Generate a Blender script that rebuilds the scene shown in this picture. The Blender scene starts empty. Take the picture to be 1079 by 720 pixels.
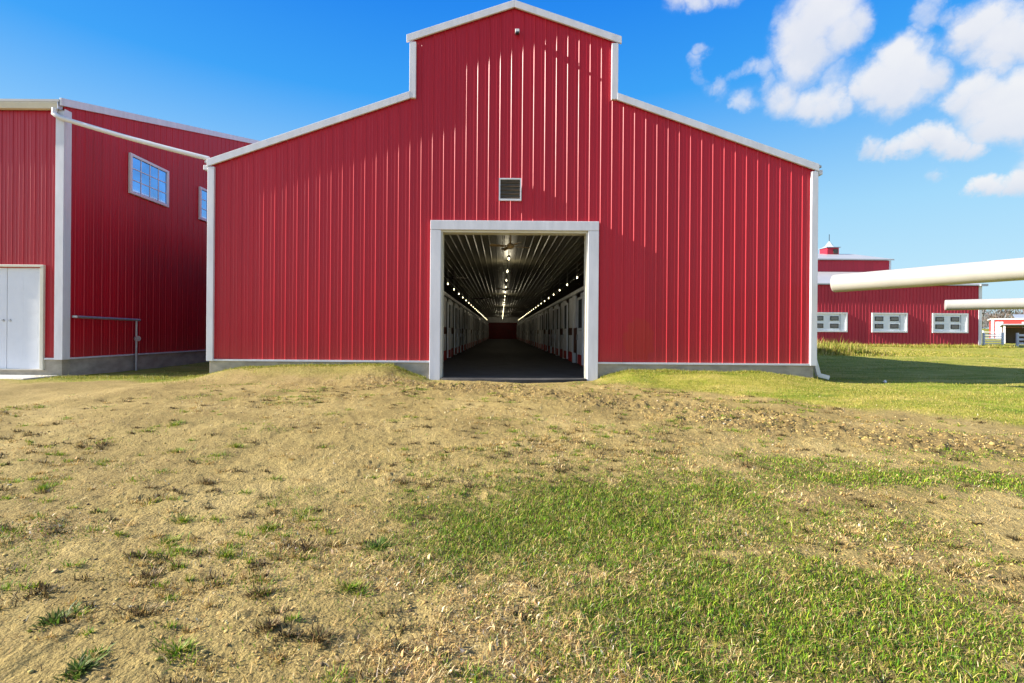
import bpy, math, random
import numpy as np
from mathutils import Vector, Matrix

random.seed(11)
RNG = np.random.default_rng(7)
SC = bpy.context.scene
COL = SC.collection
R = math.radians

# ------------------------------------------------------------------ camera frame helpers
F = 510.0; CX, CY = 528.0, 350.5; ROLL = 0.0079; EYE = 1.2

def at(u, v, Y):
    """photo pixel + depth -> world point (layout helper)"""
    dx, dy = u - CX, v - CY
    X = dx * math.cos(ROLL) + dy * math.sin(ROLL)
    Z = -dx * math.sin(ROLL) + dy * math.cos(ROLL)
    return (X * Y / F, Y, EYE - Z * Y / F)

# ------------------------------------------------------------------ node material helpers
def new_mat(name):
    m = bpy.data.materials.new(name); m.use_nodes = True
    nt = m.node_tree
    return m, nt, nt.nodes['Principled BSDF']

def nd(nt, t, **kw):
    n = nt.nodes.new(t)
    for k, v in kw.items():
        if k.startswith('i_'):
            n.inputs[k[2:].replace('_', ' ')].default_value = v
        else:
            setattr(n, k, v)
    return n

def ramp(nt, fac, stops):
    r = nt.nodes.new('ShaderNodeValToRGB')
    e = r.color_ramp.elements
    while len(e) < len(stops): e.new(0.5)
    for k, (p, c) in enumerate(stops):
        e[k].position = p; e[k].color = (c[0], c[1], c[2], 1) if len(c) == 3 else c
    nt.links.new(fac, r.inputs['Fac'])
    return r

def mixc(nt, fac, a, b, blend='MIX'):
    m = nt.nodes.new('ShaderNodeMix'); m.data_type = 'RGBA'; m.blend_type = blend
    if isinstance(fac, (int, float)): m.inputs[0].default_value = fac
    else: nt.links.new(fac, m.inputs[0])
    for s, v in ((6, a), (7, b)):
        if isinstance(v, tuple): m.inputs[s].default_value = (v[0], v[1], v[2], 1)
        else: nt.links.new(v, m.inputs[s])
    return m.outputs[2]

def mth(nt, op, a, b=None, c=None, clamp=False):
    m = nt.nodes.new('ShaderNodeMath'); m.operation = op; m.use_clamp = clamp
    for k, v in enumerate((a, b, c)):
        if v is None: continue
        if isinstance(v, (int, float)): m.inputs[k].default_value = v
        else: nt.links.new(v, m.inputs[k])
    return m.outputs[0]

def simple(name, col, rough=0.5, metal=0.0, var=0.12, scale=4.0, bump=0.0, bscale=40.0, spec=0.5, stretch=(1, 1, 1)):
    m, nt, b = new_mat(name)
    tc = nd(nt, 'ShaderNodeTexCoord')
    mp = nd(nt, 'ShaderNodeMapping'); mp.inputs['Scale'].default_value = stretch
    nt.links.new(tc.outputs['Object'], mp.inputs['Vector'])
    n = nd(nt, 'ShaderNodeTexNoise', i_Scale=scale, i_Detail=5.0, i_Roughness=0.6)
    nt.links.new(mp.outputs[0], n.inputs['Vector'])
    lo = tuple(c * (1 - var) for c in col); hi = tuple(min(1, c * (1 + var)) for c in col)
    r = ramp(nt, n.outputs['Fac'], [(0.3, lo), (0.7, hi)])
    nt.links.new(r.outputs[0], b.inputs['Base Color'])
    rr = nd(nt, 'ShaderNodeMapRange', i_To_Min=max(0.03, rough - 0.08), i_To_Max=min(1, rough + 0.1))
    nt.links.new(n.outputs['Fac'], rr.inputs['Value']); nt.links.new(rr.outputs[0], b.inputs['Roughness'])
    b.inputs['Metallic'].default_value = metal
    b.inputs['Specular IOR Level'].default_value = spec
    if bump > 0:
        n2 = nd(nt, 'ShaderNodeTexNoise', i_Scale=bscale, i_Detail=4.0)
        nt.links.new(mp.outputs[0], n2.inputs['Vector'])
        bp = nd(nt, 'ShaderNodeBump', i_Strength=bump, i_Distance=0.01)
        nt.links.new(n2.outputs['Fac'], bp.inputs['Height']); nt.links.new(bp.outputs[0], b.inputs['Normal'])
    return m

def red_metal(name, base=(0.46, 0.009, 0.020), scuff=None, rough=0.36):
    """red painted steel sheet; panels differ a little from each other, rain streaks, soft waviness"""
    m, nt, b = new_mat(name)
    tc = nd(nt, 'ShaderNodeTexCoord')
    sx = nd(nt, 'ShaderNodeSeparateXYZ'); nt.links.new(tc.outputs['Object'], sx.inputs[0])
    # per sheet tone (0.9 m wide sheets)
    s = mth(nt, 'ADD', sx.outputs[0], mth(nt, 'MULTIPLY', sx.outputs[1], 1.37))
    fl = mth(nt, 'FLOOR', mth(nt, 'DIVIDE', s, 0.887))
    wn = nd(nt, 'ShaderNodeTexWhiteNoise', noise_dimensions='1D'); nt.links.new(fl, wn.inputs['W'])
    mp = nd(nt, 'ShaderNodeMapping'); mp.inputs['Scale'].default_value = (7, 7, 0.35)
    nt.links.new(tc.outputs['Object'], mp.inputs['Vector'])
    st = nd(nt, 'ShaderNodeTexNoise', i_Scale=1.0, i_Detail=6.0, i_Roughness=0.65); nt.links.new(mp.outputs[0], st.inputs['Vector'])
    big = nd(nt, 'ShaderNodeTexNoise', i_Scale=0.5, i_Detail=3.0); nt.links.new(tc.outputs['Object'], big.inputs['Vector'])
    c1 = mixc(nt, wn.outputs['Value'], tuple(c * 0.93 for c in base), tuple(c * 1.06 for c in base))
    r = ramp(nt, st.outputs['Fac'], [(0.3, (0.88, 0.88, 0.88)), (0.62, (1.0, 1.0, 1.0))])
    c2 = mixc(nt, 1.0, c1, r.outputs[0], 'MULTIPLY')
    # dusty splash near the foot of the sheets
    dz = mth(nt, 'SUBTRACT', 1.0, mth(nt, 'DIVIDE', mth(nt, 'SUBTRACT', sx.outputs[2], 0.43), 0.9), clamp=True)
    dz = mth(nt, 'MULTIPLY', mth(nt, 'MULTIPLY', dz, dz), mth(nt, 'MULTIPLY', st.outputs['Fac'], 0.22))
    c3 = mixc(nt, dz, c2, (0.42, 0.19, 0.12))
    if scuff:
        # a touched up, scuffed patch of paint on the wall
        px, pz, w, h = scuff
        q = mth(nt, 'ADD', mth(nt, 'POWER', mth(nt, 'ABSOLUTE', mth(nt, 'DIVIDE', mth(nt, 'SUBTRACT', sx.outputs[0], px), w)), 2.0),
                mth(nt, 'POWER', mth(nt, 'ABSOLUTE', mth(nt, 'DIVIDE', mth(nt, 'SUBTRACT', sx.outputs[2], pz), h)), 2.0))
        n3 = nd(nt, 'ShaderNodeTexNoise', i_Scale=5.0, i_Detail=5.0); nt.links.new(tc.outputs['Object'], n3.inputs['Vector'])
        q = mth(nt, 'ADD', q, mth(nt, 'MULTIPLY', n3.outputs['Fac'], 1.3))
        f = nd(nt, 'ShaderNodeMapRange', i_From_Min=1.25, i_From_Max=1.1, i_To_Min=0.0, i_To_Max=0.75); nt.links.new(q, f.inputs['Value'])
        c3 = mixc(nt, f.outputs[0], c3, (0.42, 0.02, 0.012))
    nt.links.new(c3, b.inputs['Base Color'])
    rr = nd(nt, 'ShaderNodeMapRange', i_To_Min=rough - 0.05, i_To_Max=rough + 0.14)
    nt.links.new(st.outputs['Fac'], rr.inputs['Value']); nt.links.new(rr.outputs[0], b.inputs['Roughness'])
    b.inputs['Specular IOR Level'].default_value = 0.32
    bp = nd(nt, 'ShaderNodeBump', i_Strength=0.25, i_Distance=0.02)
    mp2 = nd(nt, 'ShaderNodeMapping'); mp2.inputs['Scale'].default_value = (2.2, 2.2, 0.9); nt.links.new(tc.outputs['Object'], mp2.inputs['Vector'])
    nb = nd(nt, 'ShaderNodeTexNoise', i_Scale=1.6, i_Detail=2.0); nt.links.new(mp2.outputs[0], nb.inputs['Vector'])
    nt.links.new(nb.outputs['Fac'], bp.inputs['Height']); nt.links.new(bp.outputs[0], b.inputs['Normal'])
    return m

def emit_mat(name, col, s):
    m, nt, b = new_mat(name)
    b.inputs['Base Color'].default_value = (0.8, 0.8, 0.75, 1)
    b.inputs['Emission Color'].default_value = (*col, 1); b.inputs['Emission Strength'].default_value = s
    m.cycles.emission_sampling = 'NONE'
    return m

def glass_mat(name, pane_col=(0.05, 0.09, 0.16), rough=0.04, metal=0.0):
    m, nt, b = new_mat(name)
    tc = nd(nt, 'ShaderNodeTexCoord')
    n = nd(nt, 'ShaderNodeTexNoise', i_Scale=1.5, i_Detail=2.0); nt.links.new(tc.outputs['Object'], n.inputs['Vector'])
    r = ramp(nt, n.outputs['Fac'], [(0.3, tuple(c * 0.8 for c in pane_col)), (0.7, tuple(c * 1.2 for c in pane_col))])
    nt.links.new(r.outputs[0], b.inputs['Base Color'])
    b.inputs['Metallic'].default_value = metal
    b.inputs['Roughness'].default_value = rough
    b.inputs['Specular IOR Level'].default_value = 0.9
    b.inputs['Coat Weight'].default_value = 1.0 if metal > 0 else 0.0; b.inputs['Coat IOR'].default_value = 1.9; b.inputs['Coat Roughness'].default_value = 0.02
    return m

M = {}
M['red_front'] = red_metal('red_sheet_front', scuff=(3.35, 1.05, 0.55, 0.75))
M['red'] = red_metal('red_sheet')
M['red_far'] = red_metal('red_sheet_far', base=(0.43, 0.022, 0.045), rough=0.5)
M['trim'] = simple('white_trim_metal', (0.64, 0.64, 0.67), 0.42, var=0.09, scale=2.0, stretch=(3, 3, 0.6))
M['cream'] = simple('cream_trim', (0.62, 0.59, 0.48), 0.5, var=0.06)
M['white'] = simple('white_paint', (0.68, 0.68, 0.68), 0.45, var=0.05, scale=3)
M['door'] = simple('white_door_paint', (0.72, 0.75, 0.80), 0.4, var=0.04, scale=1.5)
M['concrete'] = simple('concrete', (0.36, 0.32, 0.25), 0.85, var=0.28, scale=2.2, bump=0.4, bscale=30, stretch=(1, 1, 2))
M['pad'] = simple('pale_concrete', (0.52, 0.49, 0.43), 0.85, var=0.1, scale=5, bump=0.3)
M['roof'] = simple('white_roof_metal', (0.40, 0.40, 0.40), 0.45, var=0.06, scale=1.0)
M['grey_roof'] = simple('grey_roof_metal', (0.30, 0.33, 0.37), 0.45, var=0.06)
M['galv'] = simple('galvanised_steel', (0.42, 0.43, 0.45), 0.4, metal=0.7, var=0.15, scale=12)
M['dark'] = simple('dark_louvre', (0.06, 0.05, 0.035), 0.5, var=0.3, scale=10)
M['tan_slat'] = simple('tan_louvre', (0.075, 0.05, 0.025), 0.5, var=0.2, scale=10)
M['black'] = simple('black_plastic', (0.02, 0.02, 0.022), 0.4)
M['floor'] = simple('barn_floor_rubber', (0.040, 0.038, 0.038), 0.8, var=0.6, scale=1.6, bump=0.5, bscale=14)
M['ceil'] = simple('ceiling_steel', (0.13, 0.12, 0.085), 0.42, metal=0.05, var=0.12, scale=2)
M['stallwhite'] = simple('stall_white_panel', (0.78, 0.79, 0.80), 0.5, var=0.15, scale=3, stretch=(1, 1, 0.4))
M['darkred'] = simple('dark_red_door', (0.16, 0.010, 0.010), 0.6, var=0.3, scale=2)
M['stallred'] = simple('stall_red_board', (0.46, 0.020, 0.018), 0.5, var=0.25, scale=5)
M['stallbrown'] = simple('stall_brown_wood', (0.13, 0.045, 0.022), 0.6, var=0.35, scale=8)
M['bulb'] = emit_mat('lit_bulb', (1.0, 0.86, 0.50), 4.0)
M['glass'] = glass_mat('window_glass', (0.16, 0.40, 0.82), 0.06, 0.9)  # blue of the reflected sky is put into the pane colour
M['dkglass'] = glass_mat('small_pane_glass', (0.02, 0.03, 0.05), 0.08)
M['pipe'] = simple('cream_pipe_paint', (0.40, 0.385, 0.345), 0.45, var=0.06, scale=3, bump=0.05)
M['fan'] = simple('fan_brass_brown', (0.22, 0.15, 0.07), 0.4, var=0.2)
M['fandark'] = simple('fan_dark', (0.05, 0.04, 0.035), 0.45, var=0.2)
M['bark'] = simple('grey_bark', (0.16, 0.125, 0.10), 0.9, var=0.3, scale=3)
M['twig'] = simple('twigs', (0.20, 0.145, 0.105), 0.9, var=0.35, scale=0.6)
M['wood_old'] = simple('weathered_boards', (0.16, 0.12, 0.09), 0.8, var=0.3, scale=3, stretch=(1, 1, 0.2))
M['redfar2'] = simple('bright_red_paint', (0.55, 0.035, 0.03), 0.5, var=0.1)
M['hill'] = simple('far_wooded_ground', (0.13, 0.12, 0.10), 0.95, var=0.35, scale=0.06)

# vertex coloured foliage / litter
def vc_mat(name, trans=0.25, rough=0.6):
    m, nt, b = new_mat(name)
    a = nd(nt, 'ShaderNodeVertexColor', layer_name='Col')
    nt.links.new(a.outputs[0], b.inputs['Base Color']); b.inputs['Roughness'].default_value = rough
    b.inputs['Specular IOR Level'].default_value = 0.3
    if trans > 0:
        out = nt.nodes['Material Output']
        t = nd(nt, 'ShaderNodeBsdfTranslucent'); nt.links.new(a.outputs[0], t.inputs[0])
        mx = nd(nt, 'ShaderNodeMixShader'); mx.inputs[0].default_value = trans
        nt.links.new(b.outputs[0], mx.inputs[1]); nt.links.new(t.outputs[0], mx.inputs[2])
        nt.links.new(mx.outputs[0], out.inputs['Surface'])
    return m
M['blade'] = vc_mat('grass_blades', 0.3)
M['litter'] = vc_mat('dry_litter', 0.15, 0.75)
M['clod'] = vc_mat('soil_crumbs', 0.0, 0.95)

# ------------------------------------------------------------------ mesh builder
def world_loc(o):
    v = Vector((0, 0, 0))
    while o is not None:
        v += o.location; o = o.parent
    return v

class MB:
    def __init__(s): s.v = []; s.f = []
    def quad(s, a, b, c, d):
        n = len(s.v); s.v += [tuple(a), tuple(b), tuple(c), tuple(d)]; s.f.append((n, n + 1, n + 2, n + 3)); return s
    def box(s, x0, x1, y0, y1, z0, z1):
        n = len(s.v)
        s.v += [(x0, y0, z0), (x1, y0, z0), (x1, y1, z0), (x0, y1, z0), (x0, y0, z1), (x1, y0, z1), (x1, y1, z1), (x0, y1, z1)]
        s.f += [tuple(n + i for i in q) for q in ((3, 2, 1, 0), (4, 5, 6, 7), (0, 1, 5, 4), (1, 2, 6, 5), (2, 3, 7, 6), (3, 0, 4, 7))]
        return s
    def prism(s, poly, vec):
        """poly: list of 3d points, extruded along vec"""
        n = len(s.v); k = len(poly)
        s.v += [tuple(p) for p in poly] + [tuple(Vector(p) + Vector(vec)) for p in poly]
        s.f.append(tuple(n + i for i in range(k))[::-1]); s.f.append(tuple(n + k + i for i in range(k)))
        for i in range(k):
            j = (i + 1) % k
            s.f.append((n + i, n + j, n + k + j, n + k + i))
        return s
    def bar(s, a, b, w, h, up=(0, 0, 1)):
        """a rectangular bar from a to b, w across, h along up"""
        a, b = Vector(a), Vector(b); d = (b - a).normalized(); u = Vector(up)
        sd = d.cross(u).normalized(); u = sd.cross(d).normalized()
        p = [a + sd * x + u * z for x, z in ((-w / 2, -h / 2), (w / 2, -h / 2), (w / 2, h / 2), (-w / 2, h / 2))]
        return s.prism(p, b - a)
    def tube(s, pts, r, n=12, r2=None, cap=True):
        pts = [Vector(p) for p in pts]; N = len(pts); r2 = r if r2 is None else r2
        rings = []; prev = None
        for i, p in enumerate(pts):
            d = (pts[min(i + 1, N - 1)] - pts[max(i - 1, 0)]).normalized()
            if prev is None:
                ref = Vector((0, 0, 1)) if abs(d.z) < 0.9 else Vector((1, 0, 0))
                sd = d.cross(ref).normalized()
            else:
                sd = (prev - d * prev.dot(d)).normalized()
            prev = sd; up = d.cross(sd); rr = r + (r2 - r) * i / max(1, N - 1)
            base = len(s.v)
            for k in range(n):
                t = 2 * math.pi * k / n
                s.v.append(tuple(p + sd * math.cos(t) * rr + up * math.sin(t) * rr))
            rings.append(base)
        for a, b in zip(rings, rings[1:]):
            for k in range(n): s.f.append((a + k, a + (k + 1) % n, b + (k + 1) % n, b + k))
        if cap:
            s.f.append(tuple(rings[0] + k for k in range(n))[::-1]); s.f.append(tuple(rings[-1] + k for k in range(n)))
        return s
    def lathe(s, prof, c, n=12):
        rings = []
        for r, z in prof:
            rings.append(len(s.v))
            for k in range(n):
                t = 2 * math.pi * k / n; s.v.append((c[0] + r * math.cos(t), c[1] + r * math.sin(t), c[2] + z))
        for a, b in zip(rings, rings[1:]):
            for k in range(n): s.f.append((a + k, a + (k + 1) % n, b + (k + 1) % n, b + k))
        s.f.append(tuple(rings[0] + k for k in range(n))[::-1]); s.f.append(tuple(rings[-1] + k for k in range(n)))
        return s
    def build(s, name, mat, parent=None, smooth=False, bevel=0.0, sharp=35):
        off = world_loc(parent)
        me = bpy.data.meshes.new(name)
        me.from_pydata([(x - off.x, y - off.y, z - off.z) for x, y, z in s.v], [], s.f)
        me.materials.append(mat); me.update()
        o = bpy.data.objects.new(name, me); COL.objects.link(o); o.parent = parent
        if smooth:
            me.polygons.foreach_set('use_smooth', [True] * len(me.polygons))
            me.set_sharp_from_angle(angle=R(sharp))
        if bevel > 0:
            b = o.modifiers.new('bevel', 'BEVEL'); b.width = bevel; b.segments = 2; b.limit_method = 'ANGLE'; b.angle_limit = R(40)
        return o

def tag(o, label=None, cat=None, group=None, kind=None):
    if label: o['label'] = label
    if cat: o['category'] = cat
    if group: o['group'] = group
    if kind: o['kind'] = kind
    return o

def thing(name, label, cat, loc=(0, 0, 0), group=None):
    o = bpy.data.objects.new(name, None); COL.objects.link(o); o.location = loc; o.empty_display_size = 0.2
    return tag(o, label, cat, group)

def copy_tree(o, parent=None):
    c = o.copy(); COL.objects.link(c); c.parent = parent
    for ch in list(o.children): copy_tree(ch, c)
    return c

# ------------------------------------------------------------------ ribbed steel sheet
def ribbed(mb, org, sd, nr, s0, s1, zb, zt, spacing=0.2955, phase=0.0, kinks=(), holes=(), h=0.013, hw=0.022, tw=0.009, minor=True):
    """vertical sheet along direction sd (2d), rib relief along nr; zb/zt functions of s; holes (sa,sb,za,zb)"""
    pts = {}
    def put(s, d):
        if s0 < s < s1: pts[round(s, 4)] = d
    k = math.floor((s0 - phase) / spacing) - 1
    while phase + k * spacing < s1 + spacing:
        c = phase + k * spacing
        for ds, d in ((-hw, 0), (-tw, h), (tw, h), (hw, 0)): put(c + ds, d)
        if minor:
            for q in (0.36, 0.64):
                m_ = c + q * spacing
                for ds, d in ((-0.016, 0), (0, 0.005), (0.016, 0)): put(m_ + ds, d)
        k += 1
    ks = sorted(pts)
    def dep(s):
        import bisect
        i = bisect.bisect(ks, s)
        if i == 0 or i == len(ks): return 0.0
        a, b = ks[i - 1], ks[i]; t = (s - a) / (b - a)
        return pts[a] * (1 - t) + pts[b] * t
    extra = [s0, s1] + [q for q in kinks] + [q for hh in holes for q in hh[:2]]
    allp = dict(pts)
    for q in extra:
        if s0 <= q <= s1: allp[round(q, 4)] = dep(q)
    ss = sorted(allp)
    def P(s, z): return (org[0] + sd[0] * s + nr[0] * allp[s], org[1] + sd[1] * s + nr[1] * allp[s], z)
    for a, b in zip(ss, ss[1:]):
        if b - a < 1e-4: continue
        mid = (a + b) / 2; e = 1e-5
        lo, hi = (zb(a + e), zb(b - e)), (zt(a + e), zt(b - e))
        spans = [(lo, hi)]
        for (ha, hb, za, zz) in holes:
            if ha < mid < hb:
                new = []
                for (l, t) in spans:
                    if za > min(l): new.append((l, (za, za)))
                    if zz < max(t): new.append(((zz, zz), t))
                spans = new
        for (l, t) in spans:
            mb.quad(P(a, l[0]), P(b, l[1]), P(b, t[1]), P(a, t[0]))
    return mb

# ------------------------------------------------------------------ noise
def _hash(ix, iy, seed):
    h = (ix.astype(np.int64) * 374761393 + iy.astype(np.int64) * 668265263 + seed * 1442695041) & 0xFFFFFFFF
    h = ((h ^ (h >> 13)) * 1274126177) & 0xFFFFFFFF
    return ((h ^ (h >> 16)) & 0xFFFFFF) / float(0xFFFFFF)
def vnoise(x, y, seed=0):
    ix, iy = np.floor(x), np.floor(y); fx, fy = x - ix, y - iy
    fx = fx * fx * fx * (fx * (fx * 6 - 15) + 10); fy = fy * fy * fy * (fy * (fy * 6 - 15) + 10)
    a, b = _hash(ix, iy, seed), _hash(ix + 1, iy, seed); c, d = _hash(ix, iy + 1, seed), _hash(ix + 1, iy + 1, seed)
    return (a + (b - a) * fx) * (1 - fy) + (c + (d - c) * fx) * fy
def fbm(x, y, seed=0, oct=4, gain=0.5):
    s = 0; amp = 1; tot = 0
    for o in range(oct):
        c, sn = math.cos(o * 0.7 + 0.3), math.sin(o * 0.7 + 0.3)
        s = s + amp * vnoise((x * c - y * sn) * 2 ** o, (x * sn + y * c) * 2 ** o, seed + o * 17)
        tot += amp; amp *= gain
    return s / tot
def sm(a, b, x):
    t = np.clip((x - a) / (b - a), 0, 1); return t * t * (3 - 2 * t)

# ------------------------------------------------------------------ layout numbers (metres)
WY = 12.75                      # plane of both barn fronts
XC = 0.28; HW = 7.95            # main barn centre and half width
EAVE = 5.62; RH = 2.65; IN_Z = 7.45; UP_Z = 8.95; APEX = 9.83
FZ = 0.43                       # top of foundations
BACK = 91.0
LX = -11.56                     # right corner of the left barn
DX0, DX1, DTOP = -1.59, 2.26, 3.875   # doorway
CEIL = 4.06

# ------------------------------------------------------------------ ground
def z_of_v(v, u=528):
    dv = (v - CY) - ROLL * (u - CX)
    z = 5.0
    for _ in range(30):
        h = EYE + 0.3 * (1 - float(sm(2.0, 11.0, np.array(z))))
        z = F * h / dv
    return z
def blob_px(u, v, ru, rv, amp):
    z = z_of_v(v, u); h = 1.4
    return ((u - CX) * z / F, z, ru * z / F, rv * z * z / (F * h), amp)
def blobs(x, y, L):
    s = np.zeros_like(x)
    for (bx, by, rx, ry, a) in L:
        d = ((x - bx) / rx) ** 2 + ((y - by) / ry) ** 2
        s = np.maximum(s, a * np.exp(-d * 0.9))
    return s

GREEN = [blob_px(*b) for b in (
    (630, 545, 190, 60, 1.1), (520, 555, 110, 45, .95), (470, 570, 60, 30, .6), (765, 520, 60, 28, 1.0), (820, 640, 250, 85, 1.1), (1000, 660, 120, 70, .9), (650, 690, 120, 50, .7), (640, 625, 160, 55, .85), (560, 700, 120, 40, .35),
    (960, 690, 160, 60, .95), (930, 505, 170, 12, .9), (1045, 508, 70, 14, .9), (850, 488, 100, 9, .7), (700, 500, 90, 14, .6),
    (440, 540, 36, 16, .8), (1010, 600, 100, 50, .45), (730, 700, 160, 60, .8), (590, 500, 70, 16, .5), (880, 560, 160, 40, .55), (1010, 480, 90, 8, .5))]
STRAW = [blob_px(*b) for b in (
    (560, 660, 130, 60, 1.0), (480, 690, 70, 40, .95), (720, 620, 260, 90, .55), (430, 610, 60, 36, .6), (40, 560, 70, 13, .9),
    (320, 575, 60, 10, .75), (860, 560, 190, 60, .5), (540, 700, 160, 40, .9), (660, 480, 200, 30, .35), (330, 545, 60, 14, .4), (560, 590, 90, 30, .5))]
BAND = [(-2.5, 11.2), (0.65, 10.2), (3.3, 7.7), (6.4, 5.8), (10, 4.6)]
def band(x, y):
    d = np.full_like(x, 9.0)
    for (ax, ay), (bx, by) in zip(BAND, BAND[1:]):
        t = np.clip(((x - ax) * (bx - ax) + (y - ay) * (by - ay)) / ((bx - ax) ** 2 + (by - ay) ** 2), 0, 1)
        d = np.minimum(d, np.hypot(x - ax - t * (bx - ax), y - ay - t * (by - ay)))
    d = d + (fbm(x * 1.1, y * 1.1, 71, 3) - 0.5) * 1.1
    return 1 - sm(0.1, 1.25, d)
def lawn(x, y):
    """the continuous yellow green lawn on the right, along the walls and out to the fields"""
    w = fbm(x * 0.9, y * 0.9, 5, 3) - 0.5
    yb = np.clip(11.6 - (x - 2.5) * 0.86, 5.2, 12.2)
    right = sm(2.0, 3.2, x) * sm(-0.3, 0.5, y - yb + w * 1.2)
    left = sm(11.2, 12.0, y + w * 1.2) * (1 - sm(-7.4, -6.4, x)) + 0.45 * sm(11.6, 12.3, y + w * 1.2) * sm(-7.4, -6.4, x) * (1 - sm(-2.2, -1.2, x))
    far = sm(12.6, 13.2, y)
    side = sm(9, 13, np.abs(x)) * sm(6.5, 8.5, y + 0.2 * (np.abs(x) - 10)) * (x > 0)
    return np.clip(np.maximum.reduce([right, left * 0.8, far, side]), 0, 1)
def green_at(x, y):
    n = fbm(x * 2.3, y * 2.3, 31, 4); n2 = fbm(x * 9, y * 9, 37, 3)
    g = blobs(x, y, GREEN)
    g = g * sm(0.29, 0.60, n * 0.45 + n2 * 0.55 + (g - 0.5) * 0.36)
    sp = sm(0.66, 0.78, fbm(x * 1.7, y * 1.7, 61, 4)) * 0.22
    return np.clip(np.maximum(g, sp), 0, 1)
def straw_at(x, y):
    n = fbm(x * 3.1, y * 3.1, 41, 4)
    s = blobs(x, y, STRAW)
    s = np.maximum(s, 0.55 * sm(10.6, 11.6, y) * sm(-7.6, -6.8, x) * (1 - sm(-2.4, -1.4, x)))
    return np.clip(s * sm(0.28, 0.6, n + (s - 0.5) * 0.25) + 0.13 * sm(0.55, 0.75, fbm(x * 1.9, y * 1.9, 43, 4)), 0, 1)

def G(x, y, fine=True):
    x = np.asarray(x, float); y = np.asarray(y, float)
    z = -0.3 * (1 - sm(2.0, 11.0, y))
    # fill banked up against the foundation on both sides of the doorway
    wall = sm(10.9, 12.5, y) * (1 - sm(12.9, 14.5, y))
    m = sm(-7.75, -6.6, x) * (1 - sm(-2.9, -1.75, x)) * 0.30 + sm(2.35, 3.4, x) * (1 - sm(6.6, 8.6, x)) * 0.22
    wob = 0.8 + 0.4 * fbm(x * 0.9, y * 0.9, 3, 2)
    z = z + wall * m * wob
    z = z - 0.05 * (1 - sm(-8.6, -7.6, x)) - 0.05 * sm(7.6, 9.0, x)
    # doorway apron sits a touch higher than the trodden soil in front of it
    z = z - 0.05 * sm(11.0, 12.2, y) * sm(-2.2, -1.7, x) * (1 - sm(2.3, 2.8, x))
    z = z + 0.30 * sm(22, 44, y) + 0.5 * sm(44, 110, y)
    z = z + 5.0 * sm(160, 420, np.hypot(x, y))
    out = (np.abs(x - XC) > HW - 0.25) | (y < WY - 0.05)
    nz = (fbm(x * 0.55, y * 0.55, 1, 3) - 0.5) * 0.10 * (0.4 + 0.6 * sm(14, 10, y) if False else 1)
    if fine:
        b = band(x, y); near = 1 - sm(11, 15, np.hypot(x, y))
        g1 = fbm(x * 3.2, y * 3.2, 11, 4) - 0.5
        g2 = fbm(x * 13, y * 11, 12, 3) - 0.5
        g3 = fbm(x * 34, y * 34, 13, 2) - 0.5
        # low scuffs and ruts
        rut = np.abs(fbm(x * 1.3 + y * 0.5, y * 3.0 - x * 1.1, 14, 3) - 0.5)
        nz = nz + near * (g1 * 0.045 + g2 * 0.014 + g3 * 0.007 - 0.012 * (1 - sm(0.0, 0.05, rut)) * (g1 + 0.5))
        # small wind and hoof scarps: long low ridges that throw thin shadows
        sc = fbm(x * 5.0 + y * 1.2, y * 1.5 - x * 0.4, 18, 4); scm = sm(0.45, 0.62, fbm(x * 0.9, y * 0.9, 22, 3))
        nz = nz + near * (1 - b) * scm * 0.008 * sm(0.50, 0.53, sc)
        cl = sm(0.52, 0.72, fbm(x * 7.5, y * 7.5, 15, 3))
        cs = sm(0.64, 0.76, fbm(x * 9.5, y * 9.5, 16, 3))
        nz = nz + near * (b * (cl * 0.028 + g2 * 0.055 + g3 * 0.03) + (1 - b) * cs * 0.006)
        nz = nz + (1 - near) * (fbm(x * 1.1, y * 1.1, 19, 3) - 0.5) * 0.06
    z = z + nz
    inside = (np.abs(x - XC) < HW - 0.1) & (y > WY + 0.02) & (y < BACK)
    z = np.where(inside, -0.35, z)
    return z

def np_mesh(name, V, quads, tris, mat, col=None, smooth=False, attrs=None):
    me = bpy.data.meshes.new(name)
    nq, ntr = len(quads), len(tris)
    me.vertices.add(len(V)); me.vertices.foreach_set('co', np.asarray(V, np.float32).ravel())
    lv = np.concatenate([np.asarray(quads, np.int32).ravel(), np.asarray(tris, np.int32).ravel()])
    me.loops.add(len(lv)); me.loops.foreach_set('vertex_index', lv)
    ls = np.concatenate([np.arange(nq) * 4, nq * 4 + np.arange(ntr) * 3]).astype(np.int32)
    me.polygons.add(nq + ntr); me.polygons.foreach_set('loop_start', ls)
    if smooth: me.polygons.foreach_set('use_smooth', np.ones(nq + ntr, bool))
    me.update(calc_edges=True)
    if col is not None:
        a = me.color_attributes.new('Col', 'FLOAT_COLOR', 'POINT')
        c = np.ones((len(V), 4), np.float32); c[:, :3] = col
        a.data.foreach_set('color', c.ravel())
    for k, arr in (attrs or {}).items():
        a = me.attributes.new(k, 'FLOAT', 'POINT'); a.data.foreach_set('value', np.asarray(arr, np.float32))
    me.materials.append(mat)
    o = bpy.data.objects.new(name, me); COL.objects.link(o)
    return o

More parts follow.
